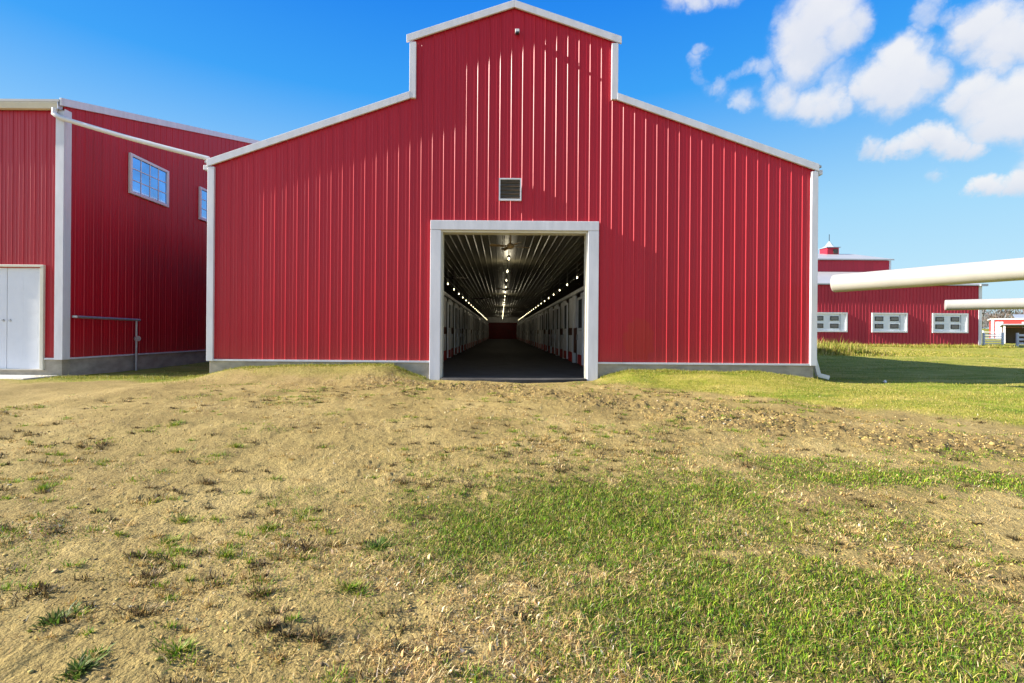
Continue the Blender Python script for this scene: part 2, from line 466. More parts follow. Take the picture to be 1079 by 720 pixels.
def build_ground():
    # one sheet, polar about the viewpoint: fine in front, coarse behind and far away
    th = np.concatenate([np.arange(-58, 58, 0.155), np.arange(58, 302, 4.0)]) * math.pi / 180
    r = [0.25, 0.6, 0.9, 1.2, 1.4]
    while r[-1] < 5.5: r.append(r[-1] * 1.0042)
    while r[-1] < 15: r.append(r[-1] * 1.0060)
    while r[-1] < 900: r.append(r[-1] * 1.022)
    r = np.array(r)
    RR, TT = np.meshgrid(r, th, indexing='ij')
    x, y = (RR * np.sin(TT)).ravel(), (RR * np.cos(TT)).ravel()
    z = G(x, y)
    nr, nth = len(r), len(th)
    i = np.arange(nr - 1)[:, None] * nth; j = np.arange(nth)[None, :]; j2 = (j + 1) % nth
    q = np.stack([i + j, i + nth + j, i + nth + j2, i + j2], -1).reshape(-1, 4)[:, ::-1]
    V = np.column_stack([x, y, z])
    c = len(V); V = np.vstack([V, [0, 0, float(G(np.array([0.]), np.array([0.]))[0])]])
    tr = np.array([[c, (k + 1) % nth, k] for k in range(nth)])
    xa, ya = V[:, 0], V[:, 1]
    lw = lawn(xa, ya); gr = green_at(xa, ya); st = straw_at(xa, ya)
    # ---- soil material
    m, nt, b = new_mat('soil_and_turf')
    tc = nd(nt, 'ShaderNodeTexCoord')
    def att(n):
        a = nd(nt, 'ShaderNodeAttribute'); a.attribute_name = n; return a.outputs['Fac']
    n1 = nd(nt, 'ShaderNodeTexNoise', i_Scale=0.8, i_Detail=6.0, i_Roughness=0.62); nt.links.new(tc.outputs['Object'], n1.inputs['Vector'])
    n2 = nd(nt, 'ShaderNodeTexNoise', i_Scale=22.0, i_Detail=6.0, i_Roughness=0.7); nt.links.new(tc.outputs['Object'], n2.inputs['Vector'])
    n3 = nd(nt, 'ShaderNodeTexNoise', i_Scale=120.0, i_Detail=3.0, i_Roughness=0.7); nt.links.new(tc.outputs['Object'], n3.inputs['Vector'])
    mp4 = nd(nt, 'ShaderNodeMapping'); mp4.inputs['Scale'].default_value = (0.28, 0.85, 1.0); nt.links.new(tc.outputs['Object'], mp4.inputs['Vector'])
    n4 = nd(nt, 'ShaderNodeTexNoise', i_Scale=1.6, i_Detail=6.0, i_Roughness=0.7); nt.links.new(mp4.outputs[0], n4.inputs['Vector'])
    dirt = ramp(nt, n1.outputs['Fac'], [(0.32, (0.275, 0.204, 0.074)), (0.5, (0.378, 0.284, 0.104)), (0.68, (0.482, 0.366, 0.146))])
    fine = ramp(nt, n2.outputs['Fac'], [(0.28, (0.62, 0.60, 0.56)), (0.52, (1.0, 1.0, 1.0)), (0.75, (1.16, 1.14, 1.08))])
    d1 = mixc(nt, 1.0, dirt.outputs[0], fine.outputs[0], 'MULTIPLY')
    grit = ramp(nt, n3.outputs['Fac'], [(0.30, (0.52, 0.50, 0.45)), (0.52, (1.0, 1.0, 1.0)), (0.75, (1.28, 1.26, 1.2))])
    d2 = mixc(nt, 0.8, d1, grit.outputs[0], 'MULTIPLY')
    d2 = mixc(nt, mth(nt, 'MULTIPLY', att('churned'), ramp(nt, n2.outputs['Fac'], [(0.35, (0.9, 0.9, 0.9)), (0.62, (0.25, 0.25, 0.25))]).outputs[0], clamp=True), d2, (0.20, 0.138, 0.055))
    turf = ramp(nt, n2.outputs['Fac'], [(0.32, (0.035, 0.040, 0.010)), (0.52, (0.11, 0.105, 0.025)), (0.72, (0.27, 0.21, 0.06))])  # dark stops paint the shade between the blades into the turf base
    d3 = mixc(nt, mth(nt, 'MULTIPLY', att('green'), 0.9, clamp=True), d2, turf.outputs[0])
    straw = ramp(nt, n2.outputs['Fac'], [(0.3, (0.20, 0.13, 0.055)), (0.55, (0.43, 0.31, 0.14)), (0.75, (0.62, 0.48, 0.26))])
    d4 = mixc(nt, mth(nt, 'MULTIPLY', att('straw'), 0.7, clamp=True), d3, straw.outputs[0])
    lawnc = ramp(nt, mth(nt, 'ADD', mth(nt, 'MULTIPLY', n4.outputs['Fac'], 0.72), mth(nt, 'MULTIPLY', n2.outputs['Fac'], 0.28)),
                 [(0.36, (0.10, 0.17, 0.012)), (0.46, (0.25, 0.265, 0.028)), (0.56, (0.41, 0.35, 0.075)), (0.68, (0.50, 0.40, 0.14))])
    d5 = mixc(nt, mth(nt, 'MULTIPLY', att('lawn'), 0.92), d4, lawnc.outputs[0])
    nt.links.new(d5, b.inputs['Base Color'])
    b.inputs['Roughness'].default_value = 0.95; b.inputs['Specular IOR Level'].default_value = 0.15
    vo = nd(nt, 'ShaderNodeTexVoronoi', i_Scale=55.0); nt.links.new(tc.outputs['Object'], vo.inputs['Vector'])
    hsum = mth(nt, 'ADD', mth(nt, 'MULTIPLY', n2.outputs['Fac'], 1.2), mth(nt, 'ADD', mth(nt, 'MULTIPLY', n3.outputs['Fac'], 0.45), mth(nt, 'MULTIPLY', vo.outputs['Distance'], -0.5)))
    bp = nd(nt, 'ShaderNodeBump', i_Strength=0.9, i_Distance=0.02); nt.links.new(hsum, bp.inputs['Height'])
    nt.links.new(bp.outputs[0], b.inputs['Normal'])
    o = np_mesh('ground', V, q, tr, m, smooth=True, attrs={'churned': band(xa, ya) * (np.hypot(xa, ya) < 16), 'lawn': lw, 'green': gr, 'straw': st})
    tag(o, kind='structure')
    return o
build_ground()

# ------------------------------------------------------------------ blades, litter, crumbs
def blades(name, x, y, hgt, wid, lean, az, col, mat, lift=0.0, z=None):
    n = len(x); z = (G(x, y) if z is None else z) + lift
    ca, sa = np.cos(az), np.sin(az)                       # direction of lean
    tw = az + math.pi / 2 + RNG.normal(0, 0.5, n)
    wx, wy = np.cos(tw) * wid / 2, np.sin(tw) * wid / 2
    V = np.empty((n, 5, 3), np.float32)
    m1 = 0.55; l1 = lean * 0.38
    hz = hgt * np.cos(lean * 0.8); hl = hgt * np.sin(lean)
    V[:, 0] = np.column_stack([x - wx, y - wy, z - 0.004]); V[:, 1] = np.column_stack([x + wx, y + wy, z - 0.004])
    mx, my, mz = x + ca * hl * 0.38, y + sa * hl * 0.38, z + hz * 0.62
    V[:, 2] = np.column_stack([mx + wx * 0.8, my + wy * 0.8, mz]); V[:, 3] = np.column_stack([mx - wx * 0.8, my - wy * 0.8, mz])
    V[:, 4] = np.column_stack([x + ca * hl, y + sa * hl, z + hz])
    b = np.arange(n)[:, None] * 5
    q = b + np.array([0, 1, 2, 3]); t = b + np.array([3, 2, 4])
    c = np.repeat(col[:, None, :], 5, 1)
    return V.reshape(-1, 3), q, t, c.reshape(-1, 3)

def palette(n, cols, w, jit=0.16):
    c = np.array(cols)[RNG.choice(len(cols), n, p=np.array(w) / sum(w))]
    return np.clip(c * (1 + RNG.normal(0, jit, (n, 1))) * (1 + RNG.normal(0, 0.05, (n, 3))), 0.005, 1)

def polar(n, r0, r1, a0=-56, a1=56, power=1.0):
    r = r0 + (r1 - r0) * RNG.random(n) ** power
    t = np.radians(a0 + (a1 - a0) * RNG.random(n))
    return r * np.sin(t), r * np.cos(t)

GRC = [(0.075, 0.19, 0.006), (0.15, 0.285, 0.010), (0.27, 0.365, 0.018), (0.34, 0.32, 0.05), (0.50, 0.38, 0.13)]
YLC = [(0.13, 0.205, 0.010), (0.27, 0.28, 0.028), (0.42, 0.36, 0.075), (0.54, 0.43, 0.15)]
STC = [(0.60, 0.42, 0.14), (0.70, 0.53, 0.23), (0.42, 0.25, 0.08), (0.72, 0.60, 0.36), (0.17, 0.10, 0.04)]

def outdoors(x, y):
    return ~((np.abs(x - XC) < HW + 0.02) & (y > WY - 0.02)) & ~((x < LX + 0.02) & (y > WY - 0.02)) & ~((x < -11.9) & (y > 11.5))

def scatter_grass():
    parts = []
    # turf patches and sprinkles near the viewpoint
    x, y = polar(1500000, 1.5, 12.5)
    g = green_at(x, y) * (1 - 0.9 * lawn(x, y)); k = RNG.random(len(x)) < g * 0.85
    x, y = x[k], y[k]; n = len(x); g = g[k]
    h = RNG.gamma(4, 0.0047, n) * (0.7 + 0.6 * g); w = 0.0022 + RNG.random(n) * 0.0034
    fr = sm(4, 11, np.hypot(x, y)); w = w * (1 + 1.6 * fr)
    parts.append(blades('', x, y, h, w, np.abs(RNG.normal(0.95, 0.4, n)), RNG.random(n) * 6.28, palette(n, GRC + [(0.10, 0.075, 0.02)], [3, 3.6, 3.6, 1.8, 1.2, 1.6], 0.32), None))
    # flat little clumps of weed and dead stalks dotted over the bare soil
    cx, cy = polar(4600, 1.7, 11.5, -54, 50)
    m = (RNG.random(len(cx)) < 0.15 + 0.5 * sm(0.5, 0.68, fbm(cx * 0.8, cy * 0.8, 63, 3))) & (lawn(cx, cy) < 0.3) & (green_at(cx, cy) < 0.4); cx, cy = cx[m], cy[m]
    cs_ = RNG.gamma(2.2, 0.022, len(cx)) + 0.015; kk = RNG.integers(0, 3, len(cx)); per = (30 + 900 * cs_).astype(int)
    idx = np.repeat(np.arange(len(cx)), per); n = len(idx)
    aa = RNG.random(n) * 6.28; rr = np.abs(RNG.normal(0, 0.55, n)) * cs_[idx]
    x, y = cx[idx] + np.cos(aa) * rr * 1.7 + np.sin(aa * 3 + idx) * cs_[idx] * 0.3, cy[idx] + np.sin(aa) * rr
    pal = [palette(n, [(0.10, 0.068, 0.025), (0.045, 0.032, 0.014), (0.30, 0.20, 0.07), (0.08, 0.085, 0.02)], [3, 3, 2, 1.5]),
           palette(n, GRC, [2, 3, 3, 2, 2]), palette(n, [(0.62, 0.45, 0.16), (0.44, 0.30, 0.10), (0.20, 0.16, 0.04), (0.72, 0.58, 0.3)], [3, 2, 1.5, 1])]
    colr = np.choose(kk[idx][:, None], pal)
    parts.append(blades('', x, y, RNG.gamma(4, 0.0062, n), 0.0025 + RNG.random(n) * 0.005, np.clip(np.abs(RNG.normal(0.9, 0.4, n)), 0, 1.6), aa + RNG.normal(0, .7, n), colr, None))
    # lawn strip near the barn
    x, y = polar(560000, 5.0, 17, -50, 56)
    k = (RNG.random(len(x)) < lawn(x, y) * (0.5 + 0.5 * sm(0.35, 0.6, fbm(x * 1.4, y * 1.4, 77, 4)))) & outdoors(x, y)
    x, y = x[k], y[k]; n = len(x)
    h = RNG.gamma(4, 0.0046, n); w = 0.003 + RNG.random(n) * 0.006
    mixg = sm(0.42, 0.58, fbm(x * 0.8, y * 0.8, 79, 3))[:, None]
    colr = palette(n, YLC, [1.4, 3, 3.4, 2.4]) * (1 - mixg * 0.65) + palette(n, GRC, [3, 4, 2, 1, .5]) * mixg * 0.65
    parts.append(blades('', x, y, h, w, np.abs(RNG.normal(0.7, 0.4, n)), RNG.random(n) * 6.28, colr, None))
    # thin green along the wall foot
    x = np.concatenate([RNG.uniform(-7.6, -1.95, 9000), RNG.uniform(2.6, 8.3, 11000), RNG.uniform(-11.9, -7.7, 9000)])
    y = WY - np.abs(RNG.normal(0, 0.22, len(x))) - 0.05; k = outdoors(x, y); x, y = x[k], y[k]; n = len(x)
    parts.append(blades('', x, y, RNG.gamma(4, 0.009, n), 0.004 + RNG.random(n) * 0.006, np.abs(RNG.normal(0.6, 0.35, n)), RNG.random(n) * 6.28, palette(n, YLC, [2, 4, 3, 1]), None))
    # outfield to the right, longer wisps
    x, y = polar(260000, 13, 60, -35, 52, 1.0)
    k = outdoors(x, y) & (RNG.random(len(x)) < 0.25 + 0.75 * sm(0.4, 0.6, fbm(x * 0.5, y * 0.5, 81, 3))) & ((x > HW) | ((x > LX) & (y < 40)))
    x, y = x[k], y[k]; n = len(x); r = np.hypot(x, y)
    parts.append(blades('', x, y, RNG.gamma(4, 0.0055, n) * (1 + r / 60), 0.005 + 0.0004 * r * RNG.random(n), np.abs(RNG.normal(0.6, 0.35, n)), RNG.random(n) * 6.28, palette(n, YLC, [2.2, 4, 3, 1.2]), None))
    Vs, Qs, Ts, Cs = [], [], [], []; off = 0
    for V, q, t, c in parts:
        Vs.append(V); Qs.append(q + off); Ts.append(t + off); Cs.append(c); off += len(V)
    o = np_mesh('grass', np.vstack(Vs), np.vstack(Qs), np.vstack(Ts), M['blade'], np.vstack(Cs))
    tag(o, 'short green and yellowing grass growing in patches over bare soil', 'grass', kind='stuff')

    # rank dry grass against the far shed
    x = np.concatenate([RNG.uniform(13, 30, 16000), 19 + RNG.gamma(2, 1.5, 6000), RNG.uniform(24, 43, 12000)])
    y = np.concatenate([RNG.uniform(28, 36, 16000), RNG.uniform(28.5, 33, 6000), RNG.uniform(40.2, 41.8, 12000)])
    hh = np.concatenate([RNG.gamma(5, 0.035, 16000) * (1 - sm(19, 25, x[:16000])) + 0.05, RNG.gamma(6, 0.085, 6000) * (1 - sm(20, 25, x[16000:22000])) + 0.08, RNG.gamma(5, 0.035, 12000)])
    n = len(x)
    V, q, t, c = blades('', x, y, hh, 0.02 + RNG.random(n) * 0.02, np.abs(RNG.normal(0.4, 0.25, n)), RNG.random(n) * 6.28, palette(n, YLC, [0.8, 4, 4, 2]), None)
    o = np_mesh('rank_grass', V, q, t, M['blade'], c)
    tag(o, 'tall yellow grass standing unmown before the far red shed', 'grass', kind='stuff')

def scatter_straw():
    x, y = polar(480000, 1.5, 12)
    s = straw_at(x, y) * (1 - 0.8 * lawn(x, y)); g = green_at(x, y)
    k = RNG.random(len(x)) < np.clip(s * 0.8 + g * 0.13 + 0.004, 0, 1)
    x, y = x[k], y[k]; n = len(x)
    L = RNG.gamma(4, 0.0078, n); w = 0.0018 + RNG.random(n) * 0.0028; w *= 1 + sm(4, 11, np.hypot(x, y)) * 1.8
    V, q, t, c = blades('', x, y, L, w, np.clip(RNG.normal(1.45, 0.28, n), 0.3, 1.75), RNG.random(n) * 6.28, palette(n, STC, [4, 3, 2.5, 1.2, 1]), None, lift=0.005)
    # curled dead leaf flakes
    x2, y2 = polar(130000, 1.5, 9)
    s2 = straw_at(x2, y2); k = RNG.random(len(x2)) < np.clip(s2 * (1 - 0.8 * green_at(x2, y2)) * 0.50 - 0.06, 0, 1) + 0.0015; x2, y2 = x2[k], y2[k]; m = len(x2)
    L2 = np.minimum(RNG.gamma(5, 0.0036, m), 0.032)
    V2, q2, t2, c2 = blades('', x2, y2, L2, L2 * RNG.uniform(0.3, 0.7, m), np.clip(RNG.normal(1.1, 0.4, m), 0.2, 1.7), RNG.random(m) * 6.28,
                            palette(m, [(0.55, 0.37, 0.14), (0.66, 0.50, 0.25), (0.30, 0.17, 0.065), (0.72, 0.62, 0.42)], [4, 3, 2.2, 1.6]), None, lift=0.006)
    o = np_mesh('straw', np.vstack([V, V2]), np.vstack([q, q2 + len(V)]), np.vstack([t, t2 + len(V)]), M['litter'], np.vstack([c, c2]))
    tag(o, 'dry tan straw and dead leaves strewn over the soil', 'straw', kind='stuff')

def scatter_clods():
    # irregular crumbs of soil and small stones
    phi = (1 + 5 ** 0.5) / 2
    iv = np.array([(-1, phi, 0), (1, phi, 0), (-1, -phi, 0), (1, -phi, 0), (0, -1, phi), (0, 1, phi), (0, -1, -phi), (0, 1, -phi), (phi, 0, -1), (phi, 0, 1), (-phi, 0, -1), (-phi, 0, 1)]) / math.hypot(1, phi)
    it = np.array([(0, 11, 5), (0, 5, 1), (0, 1, 7), (0, 7, 10), (0, 10, 11), (1, 5, 9), (5, 11, 4), (11, 10, 2), (10, 7, 6), (7, 1, 8), (3, 9, 4), (3, 4, 2), (3, 2, 6), (3, 6, 8), (3, 8, 9), (4, 9, 5), (2, 4, 11), (6, 2, 10), (8, 6, 7), (9, 8, 1)])
    x, y = polar(90000, 1.5, 12)
    b = band(x, y); cl = sm(0.5, 0.7, fbm(x * 1.6, y * 1.6, 91, 3))
    k = RNG.random(len(x)) < (0.12 + 0.30 * cl + 0.22 * b) * (1 - 0.85 * lawn(x, y)) * (1 - 0.6 * green_at(x, y)); x, y, b = x[k], y[k], b[k]
    n = len(x)
    s = RNG.gamma(2.0, 0.0017, n) + 0.0015 + b * RNG.gamma(1.6, 0.0035, n); s = np.minimum(s, 0.013 + 0.014 * b)
    V = iv[None] * (1 + RNG.normal(0, 0.22, (n, 12, 1))) * s[:, None, None] * np.column_stack([RNG.uniform(.8, 1.4, n), RNG.uniform(.8, 1.4, n), RNG.uniform(.5, .9, n)])[:, None, :]
    a = RNG.random(n) * 6.28; ca, sa = np.cos(a)[:, None], np.sin(a)[:, None]
    V = np.stack([V[..., 0] * ca - V[..., 1] * sa, V[..., 0] * sa + V[..., 1] * ca, V[..., 2]], -1)
    V += np.column_stack([x, y, G(x, y) + s * 0.2])[:, None, :]
    t = (np.arange(n)[:, None, None] * 12 + it[None]).reshape(-1, 3)
    c = np.repeat(palette(n, [(0.41, 0.29, 0.095), (0.34, 0.24, 0.08), (0.47, 0.35, 0.14), (0.42, 0.36, 0.25), (0.11, 0.08, 0.04)], [4, 3, 2, 0.4, 1.3])[:, None, :], 12, 1).reshape(-1, 3)
    o = np_mesh('dirt', V.reshape(-1, 3), np.zeros((0, 4), int), t, M['clod'], c)
    tag(o, 'loose crumbs of tan soil and small stones on the ground', 'dirt', kind='stuff')
scatter_grass(); scatter_straw(); scatter_clods()

# weeds one can tell apart on the bare soil
def weed(u, v, size, kind, label):
    z = z_of_v(v, u); cx, cy = (u - CX) * z / F, z
    zz = float(G(np.array([cx]), np.array([cy]))[0])
    n = int({'grassy': 330, 'leafy': 300, 'dry': 330}[kind] * (0.6 + size * 2))
    ang = RNG.random(n) * 6.28; rad = np.minimum(np.abs(RNG.normal(0, size * 0.42, n)), size * 0.8) * (0.8 + 0.4 * np.cos(ang * 2 + u))
    x, y = cx + np.cos(ang) * rad * 1.25, cy + np.sin(ang) * rad
    h = RNG.gamma(5, 0.0075, n) * (0.7 + size * 1.6)
    if kind == 'leafy':
        w = RNG.uniform(0.006, 0.013, n); cols = palette(n, [(0.085, 0.16, 0.02), (0.14, 0.21, 0.03), (0.25, 0.26, 0.07), (0.20, 0.16, 0.07)], [3, 3, 1.5, 1])
    elif kind == 'grassy':
        w = RNG.uniform(0.003, 0.007, n); cols = palette(n, GRC + [(0.62, 0.48, 0.2)], [2, 3, 3, 2, 1.5, 1])
    else:
        w = RNG.uniform(0.003, 0.007, n); cols = palette(n, [(0.22, 0.145, 0.055), (0.10, 0.065, 0.03), (0.46, 0.34, 0.14), (0.12, 0.13, 0.03)], [3, 3, 2, 1.5])
    az = ang + RNG.normal(0, 0.5, n)
    V, q, t, c = blades('', x, y, h, w, np.clip(np.abs(RNG.normal(1.15, 0.35, n)), 0.1, 1.6), az, cols, None)
    V = V - np.array([cx, cy, zz], np.float32)
    o = np_mesh('weed_plant', V, q, t, M['blade'], c); o.location = (cx, cy, zz)
    tag(o, label, 'weed', 'weeds on the bare soil')
for a in (
    (60, 657, 0.10, 'leafy', 'dark leafy weed on bare soil, lowest but one at bottom left'),
    (85, 714, 0.09, 'leafy', 'broad leaved green weed cut by the bottom edge of the picture, far left'),
    (190, 694, 0.13, 'grassy', 'olive grass tuft on bare soil near the bottom edge, left of centre'),
    (370, 624, 0.12, 'grassy', 'green tuft among straw just left of the big grass patch'),
    (400, 574, 0.17, 'leafy', 'large dark green weed clump beside a clod at the dirt and grass border'),
    (240, 584, 0.14, 'grassy', 'wide green tuft with dry tips in the middle of the left bare soil'),
    (180, 567, 0.11, 'grassy', 'bright green tuft left of the wide dry tipped tuft'),
    (195, 546, 0.12, 'grassy', 'flat green tuft just above the bright green tuft on bare soil'),
    (285, 556, 0.13, 'grassy', 'loose green tuft in straw at the centre of the left bare soil'),
    (325, 575, 0.19, 'dry', 'brown dried weed mat spreading left of the large dark clump'),
    (160, 605, 0.12, 'dry', 'dried brown weed with a long shadow on the left bare soil'),
    (150, 648, 0.12, 'dry', 'straggling brown weed trailing above the olive tuft'),
    (220, 508, 0.15, 'dry', 'dark dead weed clump on the bare soil, farther off left'),
    (425, 506, 0.16, 'dry', 'dark dead clump near the top left of the grass patch'),
    (187, 477, 0.16, 'grassy', 'green tuft farther back on the left soil, beyond the dead clump'),
    (250, 471, 0.16, 'grassy', 'thin green tuft right of another on the farther soil'),
    (185, 450, 0.18, 'grassy', 'yellow green tuft farthest back on the left soil'),
    (47, 514, 0.12, 'grassy', 'small green tuft near the left edge of the bare soil'),
    (287, 670, 0.08, 'dry', 'thin dry weed below the centre of the left soil'),
    (340, 682, 0.09, 'dry', 'thin dry weed right of another near the bottom, left of the straw'),
    (275, 632, 0.07, 'dry', 'very small dry weed alone on smooth soil'),
): weed(*a)

# ------------------------------------------------------------------ main barn
barn = thing('red_barn', 'large red metal barn with a raised centre gable and open white framed doorway', 'barn', (XC, WY, 0))
XL, XR = XC - HW, XC + HW
def top_main(s):
    d = abs(s - XC)
    return (APEX - (APEX - UP_Z) * d / RH) if d < RH else IN_Z - (IN_Z - EAVE) * (d - RH) / (HW - RH)
mb = MB()
ribbed(mb, (0, WY), (1, 0), (0, -1), XL, XR, lambda s: FZ, lambda s: top_main(s) - 0.03, phase=at(526.7, 200, WY)[0], kinks=(XC - RH, XC, XC + RH),
       holes=((DX0 - 0.1, DX1 + 0.1, -1, DTOP + 0.1),))
mb.build('wall', M['red_front'], barn)
mb = MB()
for X, nx in ((XL, -1), (XR, 1)):
    ribbed(mb, (X, 0), (0, 1), (nx, 0), WY, BACK, lambda s: FZ, lambda s: EAVE, spacing=0.2955, minor=False)
mb.box(XL, XR, BACK, BACK + 0.1, 0.2, EAVE).build('side_wall', M['red'], barn)
# back gable and raised monitor sides
mb = MB()
mb.prism([(XL, BACK - 0.12, EAVE), (XR, BACK - 0.12, EAVE), (XC + RH, BACK - 0.12, IN_Z), (XC + RH, BACK - 0.12, UP_Z), (XC, BACK - 0.12, APEX), (XC - RH, BACK - 0.12, UP_Z), (XC - RH, BACK - 0.12, IN_Z)][::-1], (0, 0.1, 0))
for sgn in (-1, 1):
    X = XC + sgn * RH
    mb.box(X - 0.03, X + 0.03, WY + 0.05, BACK - 0.2, IN_Z - 0.05, UP_Z - 0.02)
mb.build('upper_wall', M['red'], barn)
# roof sheets
mb = MB()
for sgn in (-1, 1):
    e = HW + 0.14; ez = EAVE - 0.345 * 0.14
    a, b = (XC + sgn * RH, IN_Z), (XC + sgn * e, ez)
    mb.prism([(a[0], WY - 0.06, a[1] + 0.02), (b[0], WY - 0.06, b[1] + 0.02), (b[0], WY - 0.06, b[1] + 0.07), (a[0], WY - 0.06, a[1] + 0.07)], (0, BACK - WY + 0.2, 0))
    a, b = (XC, APEX), (XC + sgn * (RH + 0.12), UP_Z - 0.04)
    mb.prism([(a[0], WY - 0.06, a[1] + 0.02), (b[0], WY - 0.06, b[1] + 0.02), (b[0], WY - 0.06, b[1] + 0.07), (a[0], WY - 0.06, a[1] + 0.07)], (0, BACK - WY + 0.2, 0))
mb.build('roof', M['roof'], barn)
# white rake, corner and step trim, butted end to end
def rake(a, b, drop=0.19, y0=WY - 0.085, y1=WY - 0.03):
    (xa, za), (xb, zb) = a, b
    return MB().prism([(xa, y0, za + 0.085), (xb, y0, zb + 0.085), (xb, y0, zb + 0.085 - drop), (xa, y0, za + 0.085 - drop)], (0, y1 - y0, 0))
for sgn in (-1, 1):
    rake((XC + sgn * (RH + 0.07), IN_Z - 0.03), (XC + sgn * (HW + 0.07), EAVE - 0.028)).build('rake_trim', M['trim'], barn, bevel=0.008)
    rake((XC + sgn * 0.002, APEX), (XC + sgn * (RH + 0.17), UP_Z - 0.055)).build('rake_trim', M['trim'], barn, bevel=0.008)
    X = XC + sgn * RH
    MB().box(X - 0.085, X + 0.085, WY - 0.08, WY + 0.05, IN_Z - 0.12, UP_Z - 0.15).build('step_trim', M['trim'], barn, bevel=0.008)
    X = XC + sgn * (HW - 0.03)
    MB().box(X - 0.085, X + 0.085, WY - 0.07, WY + 0.10, FZ - 0.04, EAVE - 0.13).build('corner_trim', M['trim'], barn, bevel=0.008)
# base flashing
for a, b in ((XL + 0.06, DX0 - 0.28), (DX1 + 0.28, XR - 0.06)):
    MB().box(a, b, WY - 0.055, WY - 0.002, FZ - 0.035, FZ + 0.012).build('base_flashing', M['trim'], barn)
# foundation
mb = MB()
for a, b in ((XL, DX0 - 0.27), (DX1 + 0.27, XR)):
    mb.box(a, b, WY - 0.012, WY + 0.2, -0.5, FZ - 0.036)
for X in (XL, XR - 0.2): mb.box(X, X + 0.2, WY + 0.202, BACK, -0.5, FZ)
mb.build('foundation', M['concrete'], barn, bevel=0.01)
# doorway frame: wrapped posts and header
fw = 0.28
fr = MB()
fr.box(DX0 - fw, DX0, WY - 0.10, WY + 0.14, -0.12, DTOP).box(DX1, DX1 + fw, WY - 0.10, WY + 0.14, -0.12, DTOP)
fr.box(DX0 - fw, DX1 + fw, WY - 0.103, WY + 0.14, DTOP + 0.002, DTOP + 0.25)
fo = fr.build('door_frame', M['trim'], barn, bevel=0.012)
li = MB()
li.box(DX0 + 0.001, DX0 + 0.035, WY - 0.03, WY + 0.30, -0.1, DTOP - 0.05).box(DX1 - 0.035, DX1 - 0.001, WY - 0.03, WY + 0.30, -0.1, DTOP - 0.05)
li.box(DX0 + 0.001, DX1 - 0.001, WY - 0.03, WY + 0.30, DTOP - 0.049, DTOP - 0.001).build('door_lining', M['cream'], fo)
# gable vent
vx, _, vz = at(537.5, 200.5, WY)
vent = MB()
h = 0.295
for (a, b, c, d) in ((-h, h, h - 0.035, h), (-h, h, -h, -h + 0.05), (-h, -h + 0.035, -h + 0.051, h - 0.036), (h - 0.035, h, -h + 0.051, h - 0.036)):
    vent.box(vx + a, vx + b, WY - 0.075, WY - 0.03, vz + c, vz + d)
vo = vent.build('vent', M['trim'], barn)
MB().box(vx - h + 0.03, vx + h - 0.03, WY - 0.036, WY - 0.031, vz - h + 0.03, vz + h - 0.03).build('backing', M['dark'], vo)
lv = MB()
for k in range(5):
    zc = vz - 0.2 + k * 0.1
    lv.prism([(vx - h + 0.037, WY - 0.068, zc - 0.025), (vx - h + 0.037, WY - 0.04, zc + 0.028), (vx - h + 0.037, WY - 0.037, zc + 0.022), (vx - h + 0.037, WY - 0.062, zc - 0.031)], (2 * h - 0.074, 0, 0))
lv.build('louvre', M['tan_slat'], vo)
# small security light under the apex
sx, _, sz = at(545, 35.5, WY)
sl = MB().box(sx - 0.055, sx + 0.055, WY - 0.10, WY - 0.027, sz - 0.02, sz + 0.07).build('security_light', M['white'], barn, bevel=0.01)
MB().box(sx - 0.045, sx + 0.045, WY - 0.14, WY - 0.05, sz - 0.075, sz - 0.022).build('lens', M['black'], sl, bevel=0.01)
# gutters and right downspout
for sgn in (-1, 1):
    gx = XC + sgn * (HW + 0.15)
    MB().box(gx - 0.05, gx + 0.05, WY - 0.02, BACK, EAVE - 0.20, EAVE - 0.075).build('gutter', M['trim'], barn, bevel=0.01)
gx = XC + HW + 0.13
mb = MB()
mb.bar((gx, WY + 0.3, EAVE - 0.22), (gx, WY + 0.3, 0.85), 0.085, 0.11, up=(1, 0, 0))
mb.bar((gx, WY + 0.3, 0.86), (gx + 0.17, WY + 0.25, 0.12), 0.085, 0.11, up=(1, 0, 0))
mb.bar((gx + 0.155, WY + 0.25, 0.13), (gx + 0.42, WY + 0.2, 0.06), 0.085, 0.11, up=(0, 0, 1))
mb.build('downspout', M['white'], barn, bevel=0.008)

# ---- inside
fl = MB(); npt = 24
poly = [(XR - 0.3, WY + 0.02), (XR - 0.3, BACK - 0.15), (XL + 0.3, BACK - 0.15), (XL + 0.3, WY + 0.02), (DX0 + 0.02, WY + 0.02), (DX0 + 0.02, WY - 0.06)]
for k in range(npt + 1):
    t = k / npt; xx = DX0 + 0.02 + (DX1 - DX0 - 0.04) * t
    poly.append((xx, WY - 0.10 - 0.42 * math.sin(math.pi * t) ** 0.7))
poly += [(DX1 - 0.02, WY - 0.06), (DX1 - 0.02, WY + 0.02)]
fl.prism([(a, b, -0.30) for a, b in poly][::1], (0, 0, 0.305))
fl.build('barn_floor', M['floor'], barn)
ce = MB(); n_r = 0
xs = []
k = -34
while XC + k * 0.2286 < XR:
    c = XC + k * 0.2286
    for ds, d in ((-0.035, 0), (-0.014, 0.022), (0.014, 0.022), (0.035, 0)):
        if XL + 0.05 < c + ds < XR - 0.05: xs.append((c + ds, d))
    k += 1
for (a, da), (b, db) in zip(xs, xs[1:]):
    ce.quad((a, WY + 0.15, CEIL - da), (a, BACK - 0.15, CEIL - da), (b, BACK - 0.15, CEIL - db), (b, WY + 0.15, CEIL - db))
ce.build('ceiling', M['ceil'], barn)
MB().box(XL + 0.06, XR - 0.06, WY + 0.06, WY + 0.10, DTOP + 0.02, CEIL + 0.3).build('header_beam', M['ceil'], barn)
